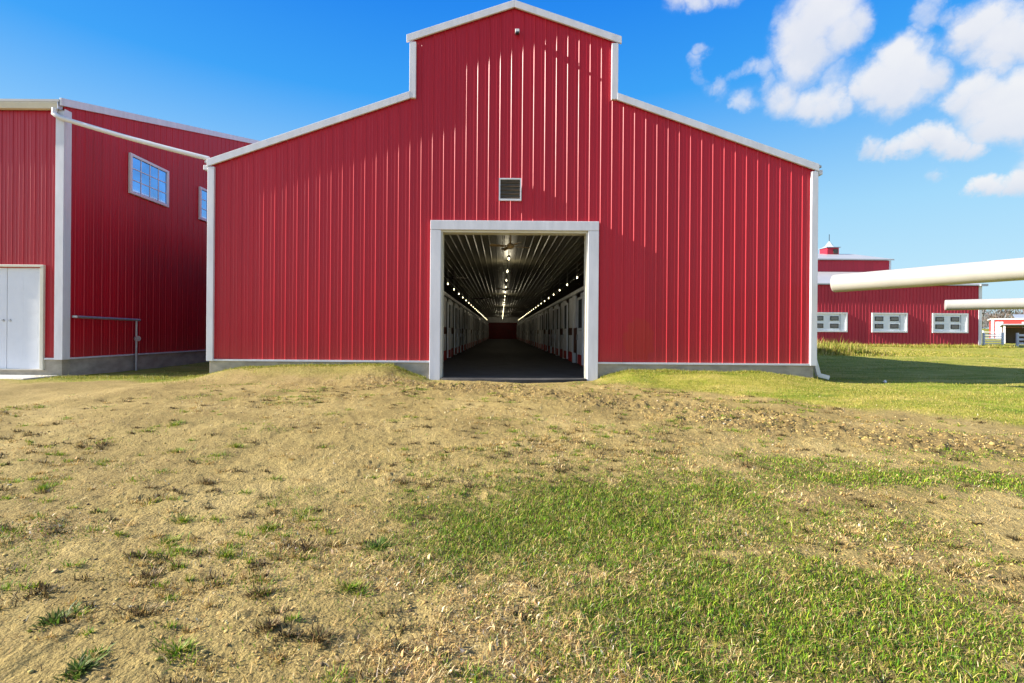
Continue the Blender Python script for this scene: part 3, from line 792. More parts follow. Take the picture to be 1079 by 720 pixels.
# far end wall of the aisle: white lintel over a closed dark red door
MB().box(XC - 6, XC + 6, BACK - 1.2, BACK - 1.1, 3.05, CEIL - 0.03).build('lintel_panel', M['stallwhite'], barn)
MB().box(XC - 6, XC + 6, BACK - 1.0, BACK - 0.9, 0.0, 3.05).build('end_door', M['darkred'], barn)

# stall fronts along both sides of the aisle: copies of one built stall per side
ORD = ['first', 'second', 'third', 'fourth', 'fifth', 'sixth', 'seventh', 'eighth', 'ninth', 'tenth', 'eleventh', 'twelfth', 'thirteenth', 'fourteenth', 'fifteenth',
       'sixteenth', 'seventeenth', 'eighteenth', 'nineteenth', 'twentieth', 'twenty-first', 'twenty-second', 'twenty-third', 'twenty-fourth', 'twenty-fifth', 'twenty-sixth']
def make_stall(sgn, y0, is_open):
    X = XC + sgn * 2.70; W = 2.95
    side = 'right' if sgn > 0 else 'left'
    t = thing('horse_stall', '', 'stall', (X, y0, 0), 'horse stalls along the barn aisle')
    def bx(mb, ya, yb, za, zb, d0=0.0, d1=0.06):   # d grows toward the aisle
        xa, xb = X - sgn * d0, X - sgn * d1
        return mb.box(min(xa, xb), max(xa, xb), y0 + ya, y0 + yb, za, zb)
    bx(MB(), 0.0, 0.16, 0.0, 2.72, -0.04, 0.09).build('post', M['stallwhite'], t)
    p = MB()
    for k in range(4): bx(p, 0.165 + k * 0.29, 0.165 + k * 0.29 + 0.28, 1.42, 2.66)
    p.build('upper_panel', M['stallwhite'], t)
    g = MB(); bx(g, 0.17, 1.32, 1.12, 1.16, 0, 0.07); bx(g, 0.17, 1.32, 1.37, 1.41, 0, 0.07)
    for k in range(3): bx(g, 0.17 + k * 0.4, 0.17 + k * 0.4 + 0.26, 1.165, 1.365, 0.0, 0.05)
    g.build('feed_hatch', M['stallbrown'], t)
    bx(MB(), 0.165, 1.32, 0.42, 1.11).build('lower_panel', M['stallwhite'], t)
    bx(MB(), 0.165, 1.32, 0.02, 0.41, 0, 0.075).build('kickboard', M['stallred'], t)
    # sliding door with a grille above
    ys = 1.34 + (0.0 if not is_open else -1.0)
    d = MB(); bx(d, ys, ys + 0.09, 0.08, 2.5, 0.10, 0.15); bx(d, ys + 1.05, ys + 1.14, 0.08, 2.5, 0.10, 0.15)
    bx(d, ys + 0.091, ys + 1.049, 1.3, 1.38, 0.10, 0.15); bx(d, ys + 0.091, ys + 1.049, 2.42, 2.5, 0.10, 0.15); bx(d, ys + 0.091, ys + 1.049, 0.42, 1.29, 0.11, 0.14)
    do = d.build('door', M['stallwhite'], t)
    bx(MB(), ys + 0.092, ys + 1.048, 0.08, 0.41, 0.11, 0.145).build('door_kickboard', M['stallred'], do)
    b = MB()
    for k in range(9): bx(b, ys + 0.13 + k * 0.1, ys + 0.15 + k * 0.1, 1.382, 2.418, 0.118, 0.136)
    b.build('grille', M['black'], do)
    bx(MB(), ys + 0.95, ys + 1.0, 0.95, 1.15, 0.151, 0.19).build('handle', M['galv'], do)
    bx(MB(), 2.5, W - 0.005, 1.42, 2.66).build('upper_panel', M['stallwhite'], t)
    bx(MB(), 2.5, W - 0.005, 0.42, 1.40).build('lower_panel', M['stallbrown'], t)
    bx(MB(), 0.0, W - 0.002, 2.725, 2.85, -0.02, 0.11).build('top_rail', M['stallwhite'], t)
    # board partition running back to the outer wall
    xa, xb = X + sgn * 0.06, XC + sgn * (HW - 0.3)
    MB().box(min(xa, xb), max(xa, xb), y0 + 0.03, y0 + 0.10, 0.02, 2.5).build('partition', M['wood_old'], t)
    return t
for sgn, side in ((1, 'right'), (-1, 'left')):
    shut = make_stall(sgn, 13.6, False); opened = make_stall(sgn, 13.6 + 2.96, True)
    for k in range(25):
        if k == 0: o = shut
        elif k == 1: o = opened
        else:
            o = copy_tree(opened if k % 3 == 1 else shut)
            o.location = (XC + sgn * 2.70, 13.6 + k * 2.96, 0)
        o['label'] = f'{ORD[k]} white and red horse stall from the doorway on the {side} of the aisle'

# lamps: two side rows and a centre row
def make_lamp(x, y, z, drop):
    t = thing('ceiling_lamp', '', 'lamp', (x, y, z), 'lit lamps in the barn aisle')
    MB().tube([(x, y, z + drop), (x, y, z + 0.10)], 0.012, 6).build('stem', M['galv'], t)
    MB().lathe([(0.02, 0.12), (0.05, 0.10), (0.055, 0.05), (0.05, 0.045)], (x, y, z), 10).build('socket', M['galv'], t, smooth=True)
    MB().lathe([(0.012, 0.046), (0.019, 0.02), (0.024, -0.008), (0.020, -0.028), (0.008, -0.038)], (x, y, z), 10).build('bulb', M['bulb'], t, smooth=True)
    return t
rows = (('right', XC + 2.75, 3.42, 19.4, 2.9, 24), ('left', XC - 2.75, 3.42, 19.4, 2.9, 24), ('centre', XC - 0.05, 3.62, 15.9, 3.3, 22))
for rn, lx, lz, y0, dy, cnt in rows:
    proto = make_lamp(lx, y0, lz, CEIL - lz)
    cond = MB().tube([(lx + 0.08, WY + 0.4, lz + 0.10), (lx + 0.08, BACK - 2, lz + 0.10)], 0.013, 6) if rn != 'centre' else MB().tube([(lx + 0.08, WY + 0.4, CEIL - 0.045), (lx + 0.08, BACK - 2, CEIL - 0.045)], 0.013, 6)
    tag(cond.build('conduit', M['galv']), f'thin grey conduit carrying the {rn} row of barn lamps', 'conduit')
    for k in range(cnt):
        o = proto if k == 0 else copy_tree(proto)
        o.location = (lx, y0 + k * dy, lz)
        o['label'] = f'{ORD[k]} lit bulb from the doorway in the {rn} row of barn lamps'
# the lit lamps give off a little warm light: one lamp in five of the centre row carries it
for k in range(1, 22, 5):
    l = bpy.data.lights.new('lamp_light', 'POINT'); l.energy = 13; l.color = (1.0, 0.88, 0.62); l.shadow_soft_size = 0.04
    lo = bpy.data.objects.new('lamp_light', l); COL.objects.link(lo); lo.location = (XC - 0.05, 15.9 + k * 3.3, 3.46)
# ceiling fans
def make_fan(x, y, z, rad, mat, a0):
    t = thing('ceiling_fan', '', 'ceiling fan', (x, y, z), 'ceiling fans in the barn')
    MB().tube([(x, y, CEIL - 0.01), (x, y, z + 0.08)], 0.016, 8).build('rod', mat, t)
    MB().lathe([(0.03, 0.10), (0.10, 0.07), (0.11, 0.0), (0.08, -0.05), (0.02, -0.07)], (x, y, z), 14).build('motor', mat, t, smooth=True)
    for k in range(4):
        a = a0 + k * math.pi / 2; d = Vector((math.cos(a), math.sin(a), 0)); s = Vector((-math.sin(a), math.cos(a), 0)); c = Vector((x, y, z))
        mb = MB().prism([c + d * 0.12 - s * 0.05 + Vector((0, 0, -0.012)), c + d * rad - s * 0.075 + Vector((0, 0, -0.018)), c + d * rad + s * 0.075 + Vector((0, 0, 0.018)), c + d * 0.12 + s * 0.05 + Vector((0, 0, 0.012))], (0, 0, 0.012))
        mb.build('blade', mat, t)
    return t
f0 = make_fan(at(538, 258, 13.75)[0], 13.75, 3.64, 0.62, M['fan'], 0.35)
f0['label'] = 'brown ceiling fan just inside the open barn doorway'
f1 = make_fan(XC - 2.35, 21.0, 3.55, 0.62, M['fandark'], 0.2); f1['label'] = 'dark ceiling fan on the left of the aisle, nearer the doorway'
f2 = copy_tree(f1); f2.location = (XC - 1.6, 33.0, 3.5); f2['label'] = 'dark ceiling fan farther down the left of the aisle'
f3 = copy_tree(f0); f3.location = (XC, 27.0, 3.62); f3['label'] = 'brown ceiling fan over the middle of the aisle, farther in'

# ------------------------------------------------------------------ left barn
lb = thing('red_barn', 'tall red metal barn cut by the left edge with white double door and gutter', 'barn', (LX, WY, 0))
LE = 7.05; SL = 0.287; RIDGE_Y = WY + 10.4; LBACK = WY + 20.8; LW = -26.0
dr0, dr1 = at(0, 330, WY)[0], at(48, 330, WY)[0]
dcx = at(6.6, 330, WY)[0]; dhw = dr1 - dcx; dl0 = dcx - dhw
DZ0, DZ1 = 0.14, 2.82
mb = MB(); ribbed(mb, (0, WY), (1, 0), (0, -1), LW, LX, lambda s: FZ, lambda s: LE, phase=0.1, holes=((dl0 + 0.03, dr1 - 0.03, -1, DZ1 - 0.02),))
mb.build('front_wall', M['red'], lb)
mb = MB(); ribbed(mb, (LX, 0), (0, 1), (1, 0), WY, LBACK, lambda s: FZ, lambda s: LE + 0.05 + SL * (min(s - WY, LBACK - s)), phase=0.12, kinks=(RIDGE_Y,))
mb.build('side_wall', M['red'], lb)
MB().box(LW, LX - 0.05, LBACK - 0.1, LBACK, FZ, LE).build('back_wall', M['red'], lb)
mb = MB(); rz = LE + SL * 10.4
mb.prism([(LW, WY - 0.18, LE + 0.06), (LW, RIDGE_Y, rz + 0.12), (LW, LBACK + 0.18, LE + 0.06), (LW, LBACK + 0.18, LE + 0.12), (LW, RIDGE_Y, rz + 0.18), (LW, WY - 0.18, LE + 0.12)], (LX - LW + 0.03, 0, 0))
mb.build('roof', M['roof'], lb)
mb = MB()
x0, x1 = LX + 0.034, LX + 0.09
for ya, za, yb, zb in ((WY - 0.17, LE + 0.1, RIDGE_Y - 0.002, rz + 0.15), (RIDGE_Y + 0.002, rz + 0.15, LBACK + 0.17, LE + 0.1)):
    mb.prism([(x0, ya, za + 0.06), (x0, yb, zb + 0.06), (x0, yb, zb - 0.14), (x0, ya, za - 0.14)], (x1 - x0, 0, 0))
mb.build('rake_trim', M['trim'], lb, bevel=0.006)
mb = MB().box(LX - 0.16, LX + 0.06, WY - 0.06, WY - 0.028, FZ - 0.04, LE - 0.12).box(LX + 0.028, LX + 0.06, WY - 0.027, WY + 0.17, FZ - 0.04, LE - 0.07)
mb.build('corner_trim', M['trim'], lb, bevel=0.004)
# box gutter along the front eave
g = MB().prism([(LW, WY - 0.05, LE - 0.115), (LW, WY - 0.13, LE - 0.10), (LW, WY - 0.17, LE + 0.03), (LW, WY - 0.17, LE + 0.075), (LW, WY - 0.05, LE + 0.075)], (LX - LW - 0.02, 0, 0))
go = g.build('gutter', M['cream'], lb)
MB().box(LX - 0.018, LX + 0.005, WY - 0.175, WY - 0.045, LE - 0.12, LE + 0.085).build('gutter_end', M['galv'], go)
# downspout crossing the gap to the roof of the main barn
a = Vector((LX - 0.13, WY - 0.12, LE - 0.10)); pts = [a, a + Vector((0, -0.02, -0.16))]
e = Vector(at(220, 167.5, WY + 0.05)); s0 = Vector((LX + 0.17, WY - 0.10, LE - 0.38))
pts += [Vector((LX - 0.09, WY - 0.15, LE - 0.27)), Vector((LX + 0.02, WY - 0.14, LE - 0.34)), s0]
for k in range(1, 9): pts.append(s0.lerp(e, k / 8) + Vector((0, 0, -0.03 * math.sin(math.pi * k / 8))))
MB().tube(pts, 0.062, 12).build('downspout', M['white'], lb, smooth=True)
# foundation and flashing
mb = MB().box(LX - 0.42, LX - 0.015, WY - 0.012, WY + 0.25, -0.6, FZ - 0.036) if False else MB()
mb.box(dr1 + 0.002, LX + 0.008, WY - 0.012, WY + 0.2, -0.6, FZ - 0.036).box(LW, dl0 - 0.002, WY - 0.012, WY + 0.2, -0.6, FZ - 0.036)
mb.box(dl0 - 0.001, dr1 + 0.001, WY - 0.008, WY + 0.2, -0.6, DZ0 - 0.03)
mb.box(LX - 0.2, LX + 0.012, WY + 0.201, LBACK, -0.6, FZ - 0.036)
mb.build('foundation', M['concrete'], lb)
MB().box(dr1 + 0.01, LX + 0.05, WY - 0.05, WY - 0.002, FZ - 0.034, FZ + 0.008).box(LX + 0.002, LX + 0.05, WY + 0.0, LBACK, FZ - 0.034, FZ + 0.008).build('base_flashing', M['trim'], lb)
# double door
fr = MB().box(dr1 - 0.09, dr1, WY - 0.07, WY + 0.06, DZ0 - 0.02, DZ1).box(dl0, dl0 + 0.09, WY - 0.07, WY + 0.06, DZ0 - 0.02, DZ1).box(dl0, dr1, WY - 0.075, WY + 0.06, DZ1 + 0.001, DZ1 + 0.06)
fr.build('door_frame', M['cream'], lb, bevel=0.006)
for sgn, nm in ((1, 'door'), (-1, 'door')):
    xa, xb = (dcx + 0.008, dr1 - 0.095) if sgn > 0 else (dl0 + 0.095, dcx - 0.008)
    d = MB().box(xa, xb, WY + 0.02, WY + 0.06, DZ0, DZ1 - 0.01)
    w = (xb - xa)
    do = d.build('door', M['door'], lb, bevel=0.004)
    pn = MB()
    for zz in (0.35, 0.98, 1.62, 2.2):
        for q in (0.14, 0.55):
            hz = 0.5 if zz < 2 else 0.36
            pn.box(xa + w * q, xa + w * (q + 0.31), WY + 0.0185, WY + 0.021, zz, zz + hz)
    pn.build('panel', M['door'], do, bevel=0.003)
    kx = dcx + sgn * 0.09
    MB().tube([(kx, WY + 0.02, 1.42), (kx, WY + 0.012, 1.42)], 0.012, 8).tube([(kx, WY + 0.012, 1.42), (kx, WY - 0.008, 1.42)], 0.033, 12, r2=0.028).build('knob', M['galv'], do, smooth=True)
MB().box(dl0, dr1, WY - 0.05, WY + 0.02, DZ0 - 0.028, DZ0 - 0.002).build('sill', M['pad'], lb)
# windows on the side wall
def grid_window(parent, ya, yb, za, zb, X):
    w = 0.085
    f = MB().box(X, X + 0.075, ya, yb, zb - w, zb).box(X, X + 0.075, ya, yb, za, za + w).box(X, X + 0.075, ya, ya + w, za + w + 0.001, zb - w - 0.001).box(X, X + 0.075, yb - w, yb, za + w + 0.001, zb - w - 0.001)
    fo = f.build('window', M['white'], parent, bevel=0.006)
    MB().box(X + 0.02, X + 0.034, ya + w + 0.001, yb - w - 0.001, za + w + 0.001, zb - w - 0.001).build('pane', M['glass'], fo)
    m = MB()
    for k in (1, 2, 3):
        y = ya + w + (yb - ya - 2 * w) * k / 4; m.box(X + 0.036, X + 0.046, y - 0.013, y + 0.013, za + w, zb - w)
    for k in (1, 2):
        z = za + w + (zb - za - 2 * w) * k / 3; m.box(X + 0.0365, X + 0.0465, ya + w, yb - w, z - 0.013, z + 0.013)
    m.build('muntin', M['white'], fo)
grid_window(lb, 14.95, 16.69, 5.42, 6.67, LX + 0.005)
grid_window(lb, 18.42, 20.16, 5.42, 6.67, LX + 0.005)
# pavement by the door
tag(MB().box(-16.5, at(47, 400, 12.3)[0], 11.75, WY - 0.02, -0.4, -0.012).build('pavement', M['pad'], bevel=0.02), kind='structure')
# pipe rail beside the wall
px = LX + 0.17
pr = thing('pipe_rail', 'grey steel pipe running level along the red wall to an upright with a valve wheel', 'pipe', (px, 15.1, -0.05))
MB().tube([(px, 12.95, 1.53), (px, 15.25, 1.50)], 0.038, 10).build('rail', M['galv'], pr, smooth=True)
MB().lathe([(0.04, -0.03), (0.075, -0.02), (0.075, 0.03), (0.03, 0.04)], (px, 12.95, 1.53), 12).build('end_cap', M['galv'], pr, smooth=True)
MB().tube([(px, 15.12, -0.3), (px, 15.12, 1.47)], 0.032, 10).build('upright', M['galv'], pr, smooth=True)
MB().tube([(px + 0.03, 15.10, 0.92), (px + 0.09, 15.06, 0.92)], 0.085, 14).build('valve_wheel', M['galv'], pr, smooth=True)

# ------------------------------------------------------------------ red shed on the right
SY = 42.0; SXR = 41.6; SXL = 6.0; SE = 5.55; S0 = 0.0
shed = thing('red_shed', 'long red metal shed with white roofs, raised upper storey and three white framed hatches', 'shed', (SXR, SY, 0))
mb = MB(); ribbed(mb, (0, SY), (1, 0), (0, -1), SXL, SXR, lambda s: S0, lambda s: SE, minor=False, h=0.03)
ribbed(mb, (SXR, 0), (0, 1), (1, 0), SY, 63, lambda s: S0, lambda s: SE + 0.33 * min(s - SY, 63 - s, 5.2), minor=False, kinks=(47.2, 57.8))
mb.build('wall', M['red_far'], shed)
U0, U1 = 47.2, 57.8; UX = 37.9; UZ = 8.5; LZ = SE + 0.33 * 5.2
mb = MB(); ribbed(mb, (0, U0), (1, 0), (0, -1), SXL, UX, lambda s: LZ - 0.2, lambda s: UZ, minor=False)
ribbed(mb, (UX, 0), (0, 1), (1, 0), U0, U1, lambda s: LZ - 0.3, lambda s: UZ + 0.25 * min(s - U0, U1 - s), minor=False, kinks=((U0 + U1) / 2,))
mb.build('upper_wall', M['red_far'], shed)
mb = MB()
mb.prism([(SXL, SY - 0.2, SE + 0.02), (SXL, U0 + 0.0, LZ + 0.06), (SXL, U0, LZ + 0.12), (SXL, SY - 0.2, SE + 0.12)], (SXR - SXL + 0.15, 0, 0))
mb.prism([(UX + 0.05, U0 + 0.002, LZ + 0.06), (UX + 0.05, U1, LZ + 0.06), (UX + 0.05, U1, LZ + 0.12), (UX + 0.05, U0 + 0.002, LZ + 0.12)], (SXR - UX + 0.1, 0, 0))
mb.prism([(SXL, 63.2, SE + 0.02), (SXL, U1, LZ + 0.06), (SXL, U1, LZ + 0.12), (SXL, 63.2, SE + 0.12)], (SXR - SXL + 0.15, 0, 0))
mb.build('lower_roof', M['roof'], shed)
um = (U0 + U1) / 2; uz = UZ + 0.25 * (um - U0)
mb = MB().prism([(SXL, U0 - 0.25, UZ + 0.0), (SXL, um, uz + 0.06), (SXL, U1 + 0.25, UZ), (SXL, U1 + 0.25, UZ + 0.12), (SXL, um, uz + 0.18), (SXL, U0 - 0.25, UZ + 0.12)], (UX - SXL + 0.2, 0, 0))
mb.build('upper_roof', M['roof'], shed)
MB().box(SXR - 0.22, SXR + 0.05, SY - 0.06, SY + 0.25, S0, SE).build('corner_trim', M['trim'], shed)
MB().box(SXR - 0.3, SXR + 0.3, SY - 0.35, SY - 0.2, SE - 0.02, SE + 0.16).build('gutter_end', M['grey_roof'], shed)
MB().box(UX - 0.12, UX + 0.05, U0 - 0.05, U0 + 0.15, LZ + 0.13, UZ).build('corner_trim', M['trim'], shed)
cx, cy = (873 - CX) * um / F, um
cu = MB().box(cx - 0.62, cx + 0.62, cy - 0.62, cy + 0.62, uz - 0.3, uz + 0.75).build('cupola', M['red_far'], shed)
MB().prism([(cx - 0.75, cy - 0.75, uz + 0.755), (cx + 0.75, cy - 0.75, uz + 0.755), (cx + 0.75, cy + 0.75, uz + 0.755), (cx - 0.75, cy + 0.75, uz + 0.755)], (0, 0, 0.06)).lathe([(0.80, 0.82), (0.45, 1.05), (0.06, 1.55)], (cx, cy, uz), 4).build('cupola_roof', M['grey_roof'], cu)
MB().box(cx + 0.02, cx + 0.5, cy - 0.66, cy - 0.625, uz + 0.1, uz + 0.6).build('cupola_louvre', M['dark'], cu)
MB().tube([(cx, cy, uz + 1.45), (cx, cy, uz + 2.3)], 0.03, 6).build('weathervane', M['black'], cu)
def hatch(xa, xb, za, zb):
    w = 0.13; y = SY - 0.035
    f = MB().box(xa, xb, y - 0.09, y, zb - w, zb).box(xa, xb, y - 0.09, y, za, za + w).box(xa, xa + w, y - 0.09, y, za + w + 0.001, zb - w - 0.001).box(xb - w, xb, y - 0.09, y, za + w + 0.001, zb - w - 0.001)
    fo = f.build('window', M['white'], shed)
    MB().box(xa + w, xb - w, y - 0.012, y - 0.002, za + w, zb - w).build('shutter', M['door'], fo)
    W = xb - xa; H = zb - za
    MB().box(xa + W * 0.79, xa + W * 0.81, y - 0.03, y - 0.013, za + w, zb - w).build('shutter_edge', M['grey_roof'], fo)
    for q in (0.09, 0.52):
        for p in (0.2, 0.58):
            a0, a1, b0, b1 = xa + W * q, xa + W * (q + 0.24), za + H * p, za + H * (p + 0.23)
            MB().box(a0, a1, y - 0.035, y - 0.013, b0, b1).build('small_frame', M['black'], fo)
            MB().box(a0 + 0.08, a1 - 0.08, y - 0.042, y - 0.0355, b0 + 0.07, b1 - 0.07).build('pane', M['dkglass'], fo)
for xa in (21.6, 26.9, 32.1, 37.35): hatch(xa, xa + 3.08, 1.47, 3.17)

# ------------------------------------------------------------------ the two white tubes reaching in from the right
def white_pipe(a, b, ext, r, label):
    a, b = Vector(a), Vector(b); d = (b - a).normalized(); e = b + d * ext
    gz = float(G(np.array([e.x]), np.array([e.y]))[0])
    t = thing('white_pipe', label, 'pipe', (e.x, e.y, gz), 'white pipes reaching in from the right')
    pts = [a + d * 0.02] + [a.lerp(e, k / 10) for k in range(0, 11)]
    mb = MB(); mb.tube([a, e], r, 40)
    mb.build('tube', M['pipe'], t, smooth=True, bevel=0.02)
    MB().tube([a + d * 0.012 * -1, a + d * 0.05], r * 0.97, 40).build('end_cap', M['pipe'], t, smooth=True, bevel=0.015)
    MB().tube([(e.x, e.y, gz - 0.3), (e.x, e.y, e.z - r * 0.9)], r * 0.6, 20).build('post', M['pipe'], t, smooth=True)
white_pipe(at(879, 299, 12.0), at(1079, 283.5, 9.35), 2.2, 0.218, 'long cream white pipe end, larger and nearer of two, jutting in from the right')
white_pipe(at(996, 321.7, 21.0), at(1079, 320, 19.6), 6.0, 0.225, 'shorter looking white pipe end, lower and farther, before the red shed corner')

# white scrap on the shaded grass
sx, sy = at(934, 400, 12.9)[0], 12.95; sz = float(G(np.array([sx]), np.array([sy]))[0])
mb = MB(); 
for k in range(7):
    a = k * 0.9; mb.quad((sx + 0.03 * math.cos(a), sy + 0.03 * math.sin(a), sz), (sx + 0.055 * math.cos(a + 1), sy + 0.04 * math.sin(a + 1), sz + 0.02), (sx + 0.02 * math.cos(a + 2), sy, sz + 0.075), (sx - 0.02, sy + 0.02 * math.sin(a), sz + 0.05))
tag(mb.build('plastic_scrap', M['white']), 'small crumpled white scrap on the shaded grass right of the barn', 'scrap')

# ------------------------------------------------------------------ far right yard
def gz(x, y): return float(G(np.array([float(x)]), np.array([float(y)]))[0])
p0 = at(1045, 350, 92); g0 = gz(p0[0], p0[1])
fb = thing('red_outbuilding', 'small bright red outbuilding with white trim beyond the fence', 'outbuilding', (p0[0], p0[1], 0))
ox, oy = p0[0], p0[1]; z0 = g0 - 0.3; EV = 4.35
MB().box(ox, ox + 6.2, oy, oy + 9, z0, EV).build('wall', M['redfar2'], fb)
MB().prism([(ox - 0.3, oy - 0.2, EV), (ox + 6.5, oy - 0.2, EV), (ox + 6.5, oy + 9.3, EV), (ox - 0.3, oy + 9.3, EV)], (0, 0, 0.22)).build('roof', M['white'], fb)
MB().box(ox - 0.1, ox + 0.3, oy - 0.12, oy - 0.01, z0, EV - 0.01).box(ox + 5.8, ox + 6.2, oy - 0.12, oy - 0.01, z0, EV - 0.01).build('trim', M['white'], fb)
MB().box(ox + 0.5, ox + 1.5, oy - 0.1, oy - 0.01, z0 + 0.2, EV - 0.4).build('door', M['door'], fb)
wo = MB().box(ox + 3.9, ox + 5.0, oy - 0.1, oy - 0.01, 2.7, 3.9).build('window', M['white'], fb)
MB().box(ox + 4.15, ox + 4.75, oy - 0.13, oy - 0.105, 2.95, 3.65).build('pane', M['dkglass'], wo)
MB().box(ox + 6.25, ox + 16, oy + 0.5, oy + 8.5, z0, EV - 0.3).build('side_wing', M['red_far'], fb)
MB().prism([(ox + 3.0, oy - 0.1, EV + 0.24), (ox + 16.3, oy - 0.1, EV + 0.24), (ox + 16.3, oy + 4.5, EV + 1.0), (ox + 3.0, oy + 4.5, EV + 1.0)], (0, 0, 0.1)).build('wing_roof', M['grey_roof'], fb)
fb.rotation_euler = (0, 0, R(-43))
# open run-in shed
p0 = at(1058, 350, 60); rx0, ry0 = p0[0], p0[1]; rg = gz(rx0, ry0)
rs = thing('run_in_shed', 'open fronted wooden animal shelter with a pale roof behind the white fence', 'shelter', (rx0, ry0, rg))
MB().prism([(rx0 - 0.2, ry0 - 0.4, rg + 2.30), (rx0 - 0.2, ry0 + 4.4, rg + 2.05), (rx0 - 0.2, ry0 + 4.4, rg + 2.15), (rx0 - 0.2, ry0 - 0.4, rg + 2.42)], (9, 0, 0)).build('roof', M['grey_roof'], rs)
MB().box(rx0, rx0 + 8.6, ry0 + 4, ry0 + 4.15, rg - 0.3, rg + 2.04).box(rx0, rx0 + 0.1, ry0 + 0.1, ry0 + 3.99, rg - 0.3, rg + 2.04).build('back_wall', M['wood_old'], rs)
for k in range(4):
    MB().box(rx0 + k * 2.4 - 0.05, rx0 + k * 2.4 + 0.11, ry0 - 0.15, ry0 + 0.05, rg - 0.3, rg + 2.28).build('post', M['white'] if k == 0 else M['wood_old'], rs)
rs.rotation_euler = (0, 0, R(-43))
# white fences
def fence(x0, y0, x1, y1, nb, hgt, th, name, label):
    a, b = Vector((x0, y0, 0)), Vector((x1, y1, 0)); L = (b - a).length; n = max(1, round(L / 2.6))
    t = thing(name, label, 'fence', (x0, y0, gz(x0, y0)), 'white fences by the far yard')
    for k in range(n + 1):
        p = a.lerp(b, k / n); g0 = gz(p.x, p.y)
        MB().box(p.x - 0.075, p.x + 0.075, p.y - 0.075, p.y + 0.075, g0 - 0.2, g0 + hgt + 0.1).build('post', M['white'], t)
    for q in range(nb):
        m = MB()
        for k in range(n):
            p0, p1 = a.lerp(b, k / n), a.lerp(b, (k + 1) / n); zq = hgt * (q + 0.7) / nb
            m.bar((p0.x, p0.y - 0.1, gz(p0.x, p0.y) + zq), (p1.x, p1.y - 0.1, gz(p1.x, p1.y) + zq), 0.04, th)
        m.build('rail', M['white'], t)
fence(at(1036.5, 360, 52)[0], 52, at(1056.5, 360, 51.4)[0], 51.4, 5, 1.25, 0.09, 'rail_fence', 'thin white five rail fence panel beside the red shed corner')
fence(at(1072, 360, 47)[0], 47, at(1072, 360, 47)[0] + 12, 38, 3, 1.2, 0.2, 'board_fence', 'white fence of three broad boards at the right edge')
fence(at(1036, 360, 78)[0], 78, at(1062, 360, 77)[0], 77, 3, 1.5, 0.12, 'rail_fence', 'more distant white rail fence in front of the bright red outbuilding')

# bare trees behind
def make_tree(hgt, seed, label):
    rg_ = random.Random(seed)
    t = thing('bare_tree', label, 'tree', (0, 0, 0), 'leafless trees beyond the yard')
    tr = MB(); tw = MB()
    def grow(p, d, L, r, lev):
        q = p + d * L
        (tr if lev < 3 else tw).tube([p, p.lerp(q, .5) + Vector((rg_.uniform(-1, 1), rg_.uniform(-1, 1), 0)) * L * 0.05, q], r, 6 if lev < 2 else 3, r2=r * 0.62, cap=False)
        if lev >= 5: return
        for k in range(3 if lev < 2 else 3):
            nd_ = (d + Vector((rg_.uniform(-1, 1), rg_.uniform(-1, 1), rg_.uniform(-.25, .55))) * (0.75 if lev < 2 else 0.95)).normalized()
            st = p.lerp(q, rg_.uniform(0.55, 1.0))
            grow(st, nd_, L * rg_.uniform(0.55, 0.78), max(r * 0.55, 0.022), lev + 1)
    grow(Vector((0, 0, -0.3)), Vector((0, 0, 1)), hgt * 0.34, hgt * 0.022, 0)
    tr.build('trunk', M['bark'], t); tw.build('crown', M['twig'], t)
    return t
protos = [make_tree(11, s, '') for s in (3, 8, 21)]
spots = [(150, 158, 1.0), (157, 163, .8), (164, 160, 1.15), (172, 168, .9), (181, 166, 1.05), (190, 175, .95), (199, 170, 1.2), (208, 180, 1.0), (168, 150, .7), (186, 156, .75), (216, 172, 1.1), (143, 150, .8)]
ordt = ['broad leafless grey tree', 'slim leafless grey tree', 'tall leafless grey tree']
for k, (x, y, s) in enumerate(sorted(spots)):
    s *= 0.72
    p = protos[k % 3]; o = p if k < 3 else copy_tree(p)
    o.location = (x, y, gz(x, y)); o.scale = (s, s, s); o.rotation_euler = (0, 0, k * 1.3)
    o['label'] = f'{ordt[k % 3]} beyond the far yard, {ORD[k]} counting from the red shed'
# wooded rise on the horizon
def woods():
    Vs = []; Q = []
    n = 1700; per = 90
    a = np.radians(RNG.uniform(-62, 62, n)); r = RNG.uniform(240, 420, n)
    x, y = r * np.sin(a), r * np.cos(a)
    keep = (x > 60) | (x < -60); x, y = x[keep], y[keep]; n = len(x)
    hh = (6.0 + 5.5 * fbm(x * 0.025, y * 0.025, 7, 3)) * RNG.uniform(0.7, 1.2, n); g0 = G(x, y, False)
    idx = np.repeat(np.arange(n), per); m = len(idx)
    t_ = RNG.random(m); u_ = RNG.random(m) * 6.28; rr = hh[idx] * 0.36 * np.sqrt(np.clip(1 - (2 * t_ - 1) ** 2, 0, 1)) * RNG.uniform(0.3, 1, m)
    xx, yy, zz = x[idx] + np.cos(u_) * rr, y[idx] + np.sin(u_) * rr, g0[idx] + hh[idx] * (0.12 + 0.84 * t_)
    base = palette(n, [(0.17, 0.145, 0.13), (0.21, 0.17, 0.14), (0.13, 0.135, 0.12), (0.25, 0.19, 0.14)], [4, 3, 2, 1.5])  # greyed tones put distance haze into the tree colours
    V, q, t, c = blades('', xx, yy, RNG.gamma(5, 0.26, m), RNG.uniform(0.10, 0.5, m), np.abs(RNG.normal(0.7, 0.4, m)), u_ + RNG.normal(0, .5, m), base[idx] * RNG.uniform(0.75, 1.2, (m, 1)), None, z=zz)
    o = np_mesh('woods', V, q, t, M['clod'], c); tag(o, 'grey brown leafless woods along the horizon', 'woods', kind='stuff')
woods()

